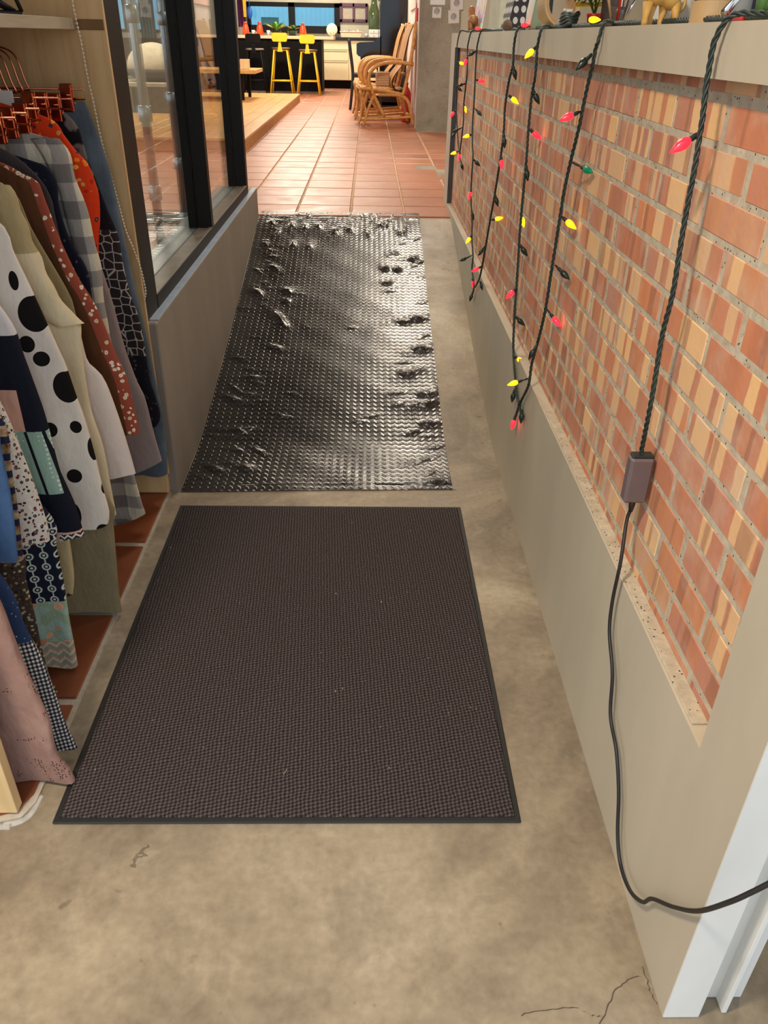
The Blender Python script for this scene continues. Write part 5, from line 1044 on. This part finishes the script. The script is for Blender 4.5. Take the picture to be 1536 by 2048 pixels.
# rattan armchairs
def rattan_mat():
    t = NT('rattan_cane', .4, .4); n = t.noise(scale=30, detail=3); c = t.ramp(n, [(.3, lin((176, 116, 52))), (.7, lin((212, 154, 82)))]); return t.done(c, t.bump(n, .15, .004))
M_RAT = rattan_mat()
t = NT('woven_rattan', .55, .3); x, y, z = t.sep(t.co())[:]; wv = t.ma('MULTIPLY', t.ma('SINE', t.ma('MULTIPLY', y, 420)), t.ma('SINE', t.ma('MULTIPLY', t.ma('ADD', z, x), 420))); M_WOV = t.done(t.ramp(t.ma('ADD', t.ma('MULTIPLY', wv, .5), .5), [(.1, lin((150, 96, 44))), (.8, lin((210, 154, 86)))]), t.bump(wv, .7, .004))
def rattan(dx, dy, label):
    YN = 9.82 + dy; g = thing('rattan_armchair', label, 'armchair', (.18 + dx, YN + .25, ZF), 'rattan armchairs by the pale wall'); W = .5
    def q(x, y, o=0): p = at(x, y, 9.82); return Vector((p.x + dx, YN + o, max(p.z, ZF + .016)))
    def tubep(name, pxs, o, r=.016, n=4):
        b = MB(); b.tube(catmull([q(x, y, o) for x, y in pxs], n), r, 8); part(b, name, M_RAT, g)
    for o in (0, W):
        tubep('back_post', [(827, 44), (824, 80), (817, 120), (810, 155), (801, 192)], o, .018)
        tubep('arm_rail', [(823, 129), (800, 126), (775, 125), (752, 130), (738, 142), (733, 158), (738, 178), (746, 196), (755, 215), (765, 234)], o, .019)
        tubep('arm_rail', [(800, 121), (770, 119), (748, 121), (733, 130), (727, 145), (727, 160), (732, 174)], o + (.03 if o == 0 else -.03), .017)
        tubep('seat_rail', [(715, 176), (735, 178), (765, 182), (790, 187), (802, 190)], o, .019)
        tubep('front_leg', [(743, 190), (733, 215), (726, 238), (722, 253)], o, .016)
        tubep('front_leg', [(716, 178), (722, 200), (727, 222), (728, 240)], o, .013)
        tubep('rear_leg', [(752, 189), (785, 190), (803, 194), (813, 206), (818, 228), (823, 252)], o, .018)
        tubep('base_rail', [(718, 238), (750, 238), (790, 236), (820, 234)], o, .015)
        tubep('brace', [(716, 180), (719, 205), (717, 230), (713, 247)], o, .012)
        tubep('brace', [(731, 183), (720, 208), (717, 232)], o, .010)
    for x, y in ((716, 177), (801, 190), (720, 238), (820, 234), (826, 50), (812, 150)):
        b = MB(); p = q(x, y, 0); b.tube([p, p + Vector((0, W, 0))], .015, 8); part(b, 'cross_bar', M_RAT, g)
    def sheet(pxs, name, m, ns):
        P_ = catmull([q(x, y, 0) for x, y in pxs], 6)
        def f(u, v, off=0):
            p = P_[min(len(P_) - 1, int(round(v * (len(P_) - 1))))]; return (p.x + off, p.y + .02 + (W - .04) * u, p.z + off * .2)
        b = MB(); b.grid(lambda u, v: f(u, v), 10, len(P_) - 1); b.grid(lambda u, v: f(u, v, .012), 10, len(P_) - 1); part(b, name, m, g)
    sheet([(823, 48), (813, 75), (806, 105), (800, 130), (788, 146), (780, 160), (781, 174), (792, 182), (803, 178)], 'woven_back', M_WOV, 20)
    for k in range(9):
        x = 718 + k * 9.2; b = MB(); p = q(x, 176 + k * 1.5, .02); b.box(p.x - .02, p.x + .02, p.y, p.y + W - .04, p.z + .012, p.z + .022, .004); part(b, 'seat_slat', M_RAT, g)
    return g
rattan(0, 0, 'rattan armchair nearest the camera with curled cane arms').rotation_euler.z = .1
rattan(-.05, .86, 'second rattan armchair behind the nearer one').rotation_euler.z = .06
p = at(765, 178, 10.0); b = MB(); t = NT('pale_basket', .8); wz = t.sep(t.co())[2]; M_BSK = t.done(t.mix(t.gt(t.ma('FRACT', t.ma('MULTIPLY', wz, 60)), .5), lin((196, 160, 120)), lin((150, 112, 74))))
b.box(p.x - .08, p.x + .08, 9.98, 10.10, p.z + .022, p.z + .17, .012); single(b, 'woven_cushion', M_BSK, 'small pale woven cushion on the nearer rattan seat', 'cushion')
# fire extinguisher and red things on the pale wall
ex = at(810, 245, 10.48); fe = thing('fire_extinguisher', 'red fire extinguisher standing on the floor behind the rattan chair', 'extinguisher', (.44, 10.48, ZF))
b = MB(); b.lathe([(.05, 0), (.056, .01), (.056, .30), (.035, .35), (.018, .37), (.018, .40)], (.44, 10.48, ZF + .001), 20); part(b, 'cylinder', M_RED, fe)
b = MB(); b.box(.425, .455, 10.37, 10.46, ZF + .40, ZF + .425, .004); b.tube([(.44, 10.38, ZF + .41), (.40, 10.37, ZF + .36), (.385, 10.38, ZF + .2)], .009, 6); part(b, 'valve', M_BLACKP, fe)
p0 = at(808, 0, 10.6); p1 = at(831, 18, 10.6); b = MB(); b.box(.500, .514, 10.2, 11.5, p1.z, p1.z + .35, .002); single(b, 'pink_poster', plain('pink_paper', (222, 178, 166), .7, var=.04), 'pale pink poster board high on the pale wall', 'poster')
p0 = at(829, 16, 9.9); p1 = at(829, 43, 9.9); b = MB(); b.box(.495, .514, 9.84, 9.96, p1.z, p0.z, .004); single(b, 'red_tag', M_RED, 'narrow red sign on the pale wall edge', 'sign')
b = MB()
for k in range(4): b.tube(catmull([(.508, 10.05 + .06 * k, 1.62 - .02 * k), (.505, 10.07 + .05 * k, 1.45), (.508, 10.02 + .07 * k, 1.3 - .04 * k)], 5), .004, 5)
b.tube([(.508, 10.03, 1.56), (.508, 10.25, 1.54)], .004, 5); single(b, 'wall_wires', M_CORD, 'dark thin wires running down the pale wall', 'wires')
# postcards on the concrete wall end
t = NT('ink_print', .7); n = t.noise(scale=38, detail=5, dist=1.5); x, y, z = t.sep(t.co())[:]
el = t.ma('ADD', t.ma('POWER', t.ma('DIVIDE', t.ma('ABSOLUTE', x), .034), 2), t.ma('POWER', t.ma('DIVIDE', t.ma('ABSOLUTE', t.ma('SUBTRACT', z, .058)), .036), 2)); mk = t.ma('MULTIPLY', t.ma('MULTIPLY', t.ma('SUBTRACT', 1.0, el), 2.0, clamp=True), t.ramp(n, [(.35, (.2, .2, .2)), (.65, (1, 1, 1))])); M_POST = t.done(t.mix(mk, lin((206, 200, 192)), lin((92, 84, 90))))
for (x0, y0, x1, y1, lab, rz) in ((865, 14, 882, 36, 'left postcard with an ink drawing on the concrete wall', .02), (898, 20, 918, 47, 'lower right postcard with an ink drawing on the concrete wall', -.06), (861, -8, 890, 10, 'blank pale card above the left postcard', 0), (902, -4, 926, 20, 'upper right postcard with an ink drawing on the concrete wall', -.05)):
    a = at(x0, y0, 9.447); c_ = at(x1, y1, 9.447); b = MB(); w_, h_ = c_.x - a.x, a.z - c_.z; b.box(-w_ / 2, w_ / 2, -.001, .001, 0, h_); me = b.mesh('postcard'); me.materials.append(M_WHITEP if 'blank' in lab else M_POST); o = bpy.data.objects.new('postcard', me); C.objects.link(o); o.location = ((a.x + c_.x) / 2, 9.447, c_.z); o.rotation_euler = (0, rz, 0); tag(o, lab, 'postcard')
# ------------------------------------------------------------------ shop behind the glass
M_GALV = plain('galvanised_pipe', (170, 172, 170), .3, metal=.9, var=.12, scale=30)
pr2 = thing('pipe_rack', 'galvanised pipe clothes rack behind the near window pane', 'clothes rack', (-1.4, 4.2, ZF))
def pipe(name, pts, r=.02): b = MB(); b.tube(pts, r, 12); part(b, name, M_GALV, pr2)
za_, YR = ZF + .03, 3.9
b1 = atz(327, 520, za_); b2_ = atz(378, 432, za_); 
pa = atz(327, 516, ZF + .02); pb = atz(370, 436, ZF + .02)
for nm, p in (('upright', pa), ('upright', pb)):
    pipe(nm, [(p.x, p.y, ZF + .002), (p.x, p.y, 2.2)], .019)
    for zz in (ZF + .02, 1.02, .72, 1.36): b = MB(); b.lathe([(.024, -.03), (.027, -.026), (.027, .026), (.024, .03)], (p.x, p.y, zz), 14); part(b, 'pipe_fitting', M_GALV, pr2)
for (x0, y0, x1, y1) in ((290, 432, 376, 431), (290, 444, 376, 442), (318, 522, 362, 521), (318, 530, 340, 529)):
    a = atz(x0 - 40, y0, ZF + .03); c_ = atz(x1, y1, ZF + .03); pipe('floor_pipe', [a, c_], .016)
pipe('top_rail', [(pa.x, pa.y, 1.5), (pb.x, pb.y, 1.5)], .018)
# cabinet with white cushion seen through the pane
dk = thing('low_cabinet', 'low grey cabinet with a pale top seen through the near window pane', 'cabinet', (-2.6, 10.0, ZF + .105))
b = MB(); b.box(-3.3, -2.15, 9.8, 10.4, ZF + .106, .79, .004); part(b, 'body', plain('grey_cabinet', (104, 94, 78), .6), dk)
b = MB(); b.box(-3.33, -2.12, 9.77, 10.43, .79, .83, .004); part(b, 'top', plain('pale_grey_top', (170, 160, 138), .5), dk)
b = MB(); b.box(-2.60, -2.52, 9.785, 9.80, ZF + .11, .78, .003); part(b, 'hinge_strip', M_BLACK, dk)
cs = thing('bean_cushion', 'large white and charcoal cushion lying on the low cabinet', 'cushion', (-2.45, 10.1, .831))
b = MB(); b.ball((-2.40, 10.1, .96), .30, .22, .25, 22, 14); b.v = [(x, y, max(z, .945)) for x, y, z in b.v]; part(b, 'upper_cover', plain('white_canvas', (206, 192, 166), .8), cs)
b = MB(); b.ball((-2.40, 10.1, .945), .305, .225, .13, 22, 10); b.v = [(x, y, min(max(z, .832), .945)) for x, y, z in b.v]; part(b, 'lower_cover', plain('charcoal_canvas', (66, 64, 66), .8), cs)
b = MB(); b.grid(lambda u, v: (-4.35 + .28 * u, 17.6 + .03 * math.sin(u * 30), 1.2 + 1.2 * v), 30, 4); b.grid(lambda u, v: (-4.35 + .28 * u, 17.63 + .03 * math.sin(u * 30), 1.2 + 1.2 * v), 30, 4); single(b, 'teal_curtain', plain('teal_cloth', (70, 110, 116), .8), 'dull teal curtain by the distant shop window', 'curtain')
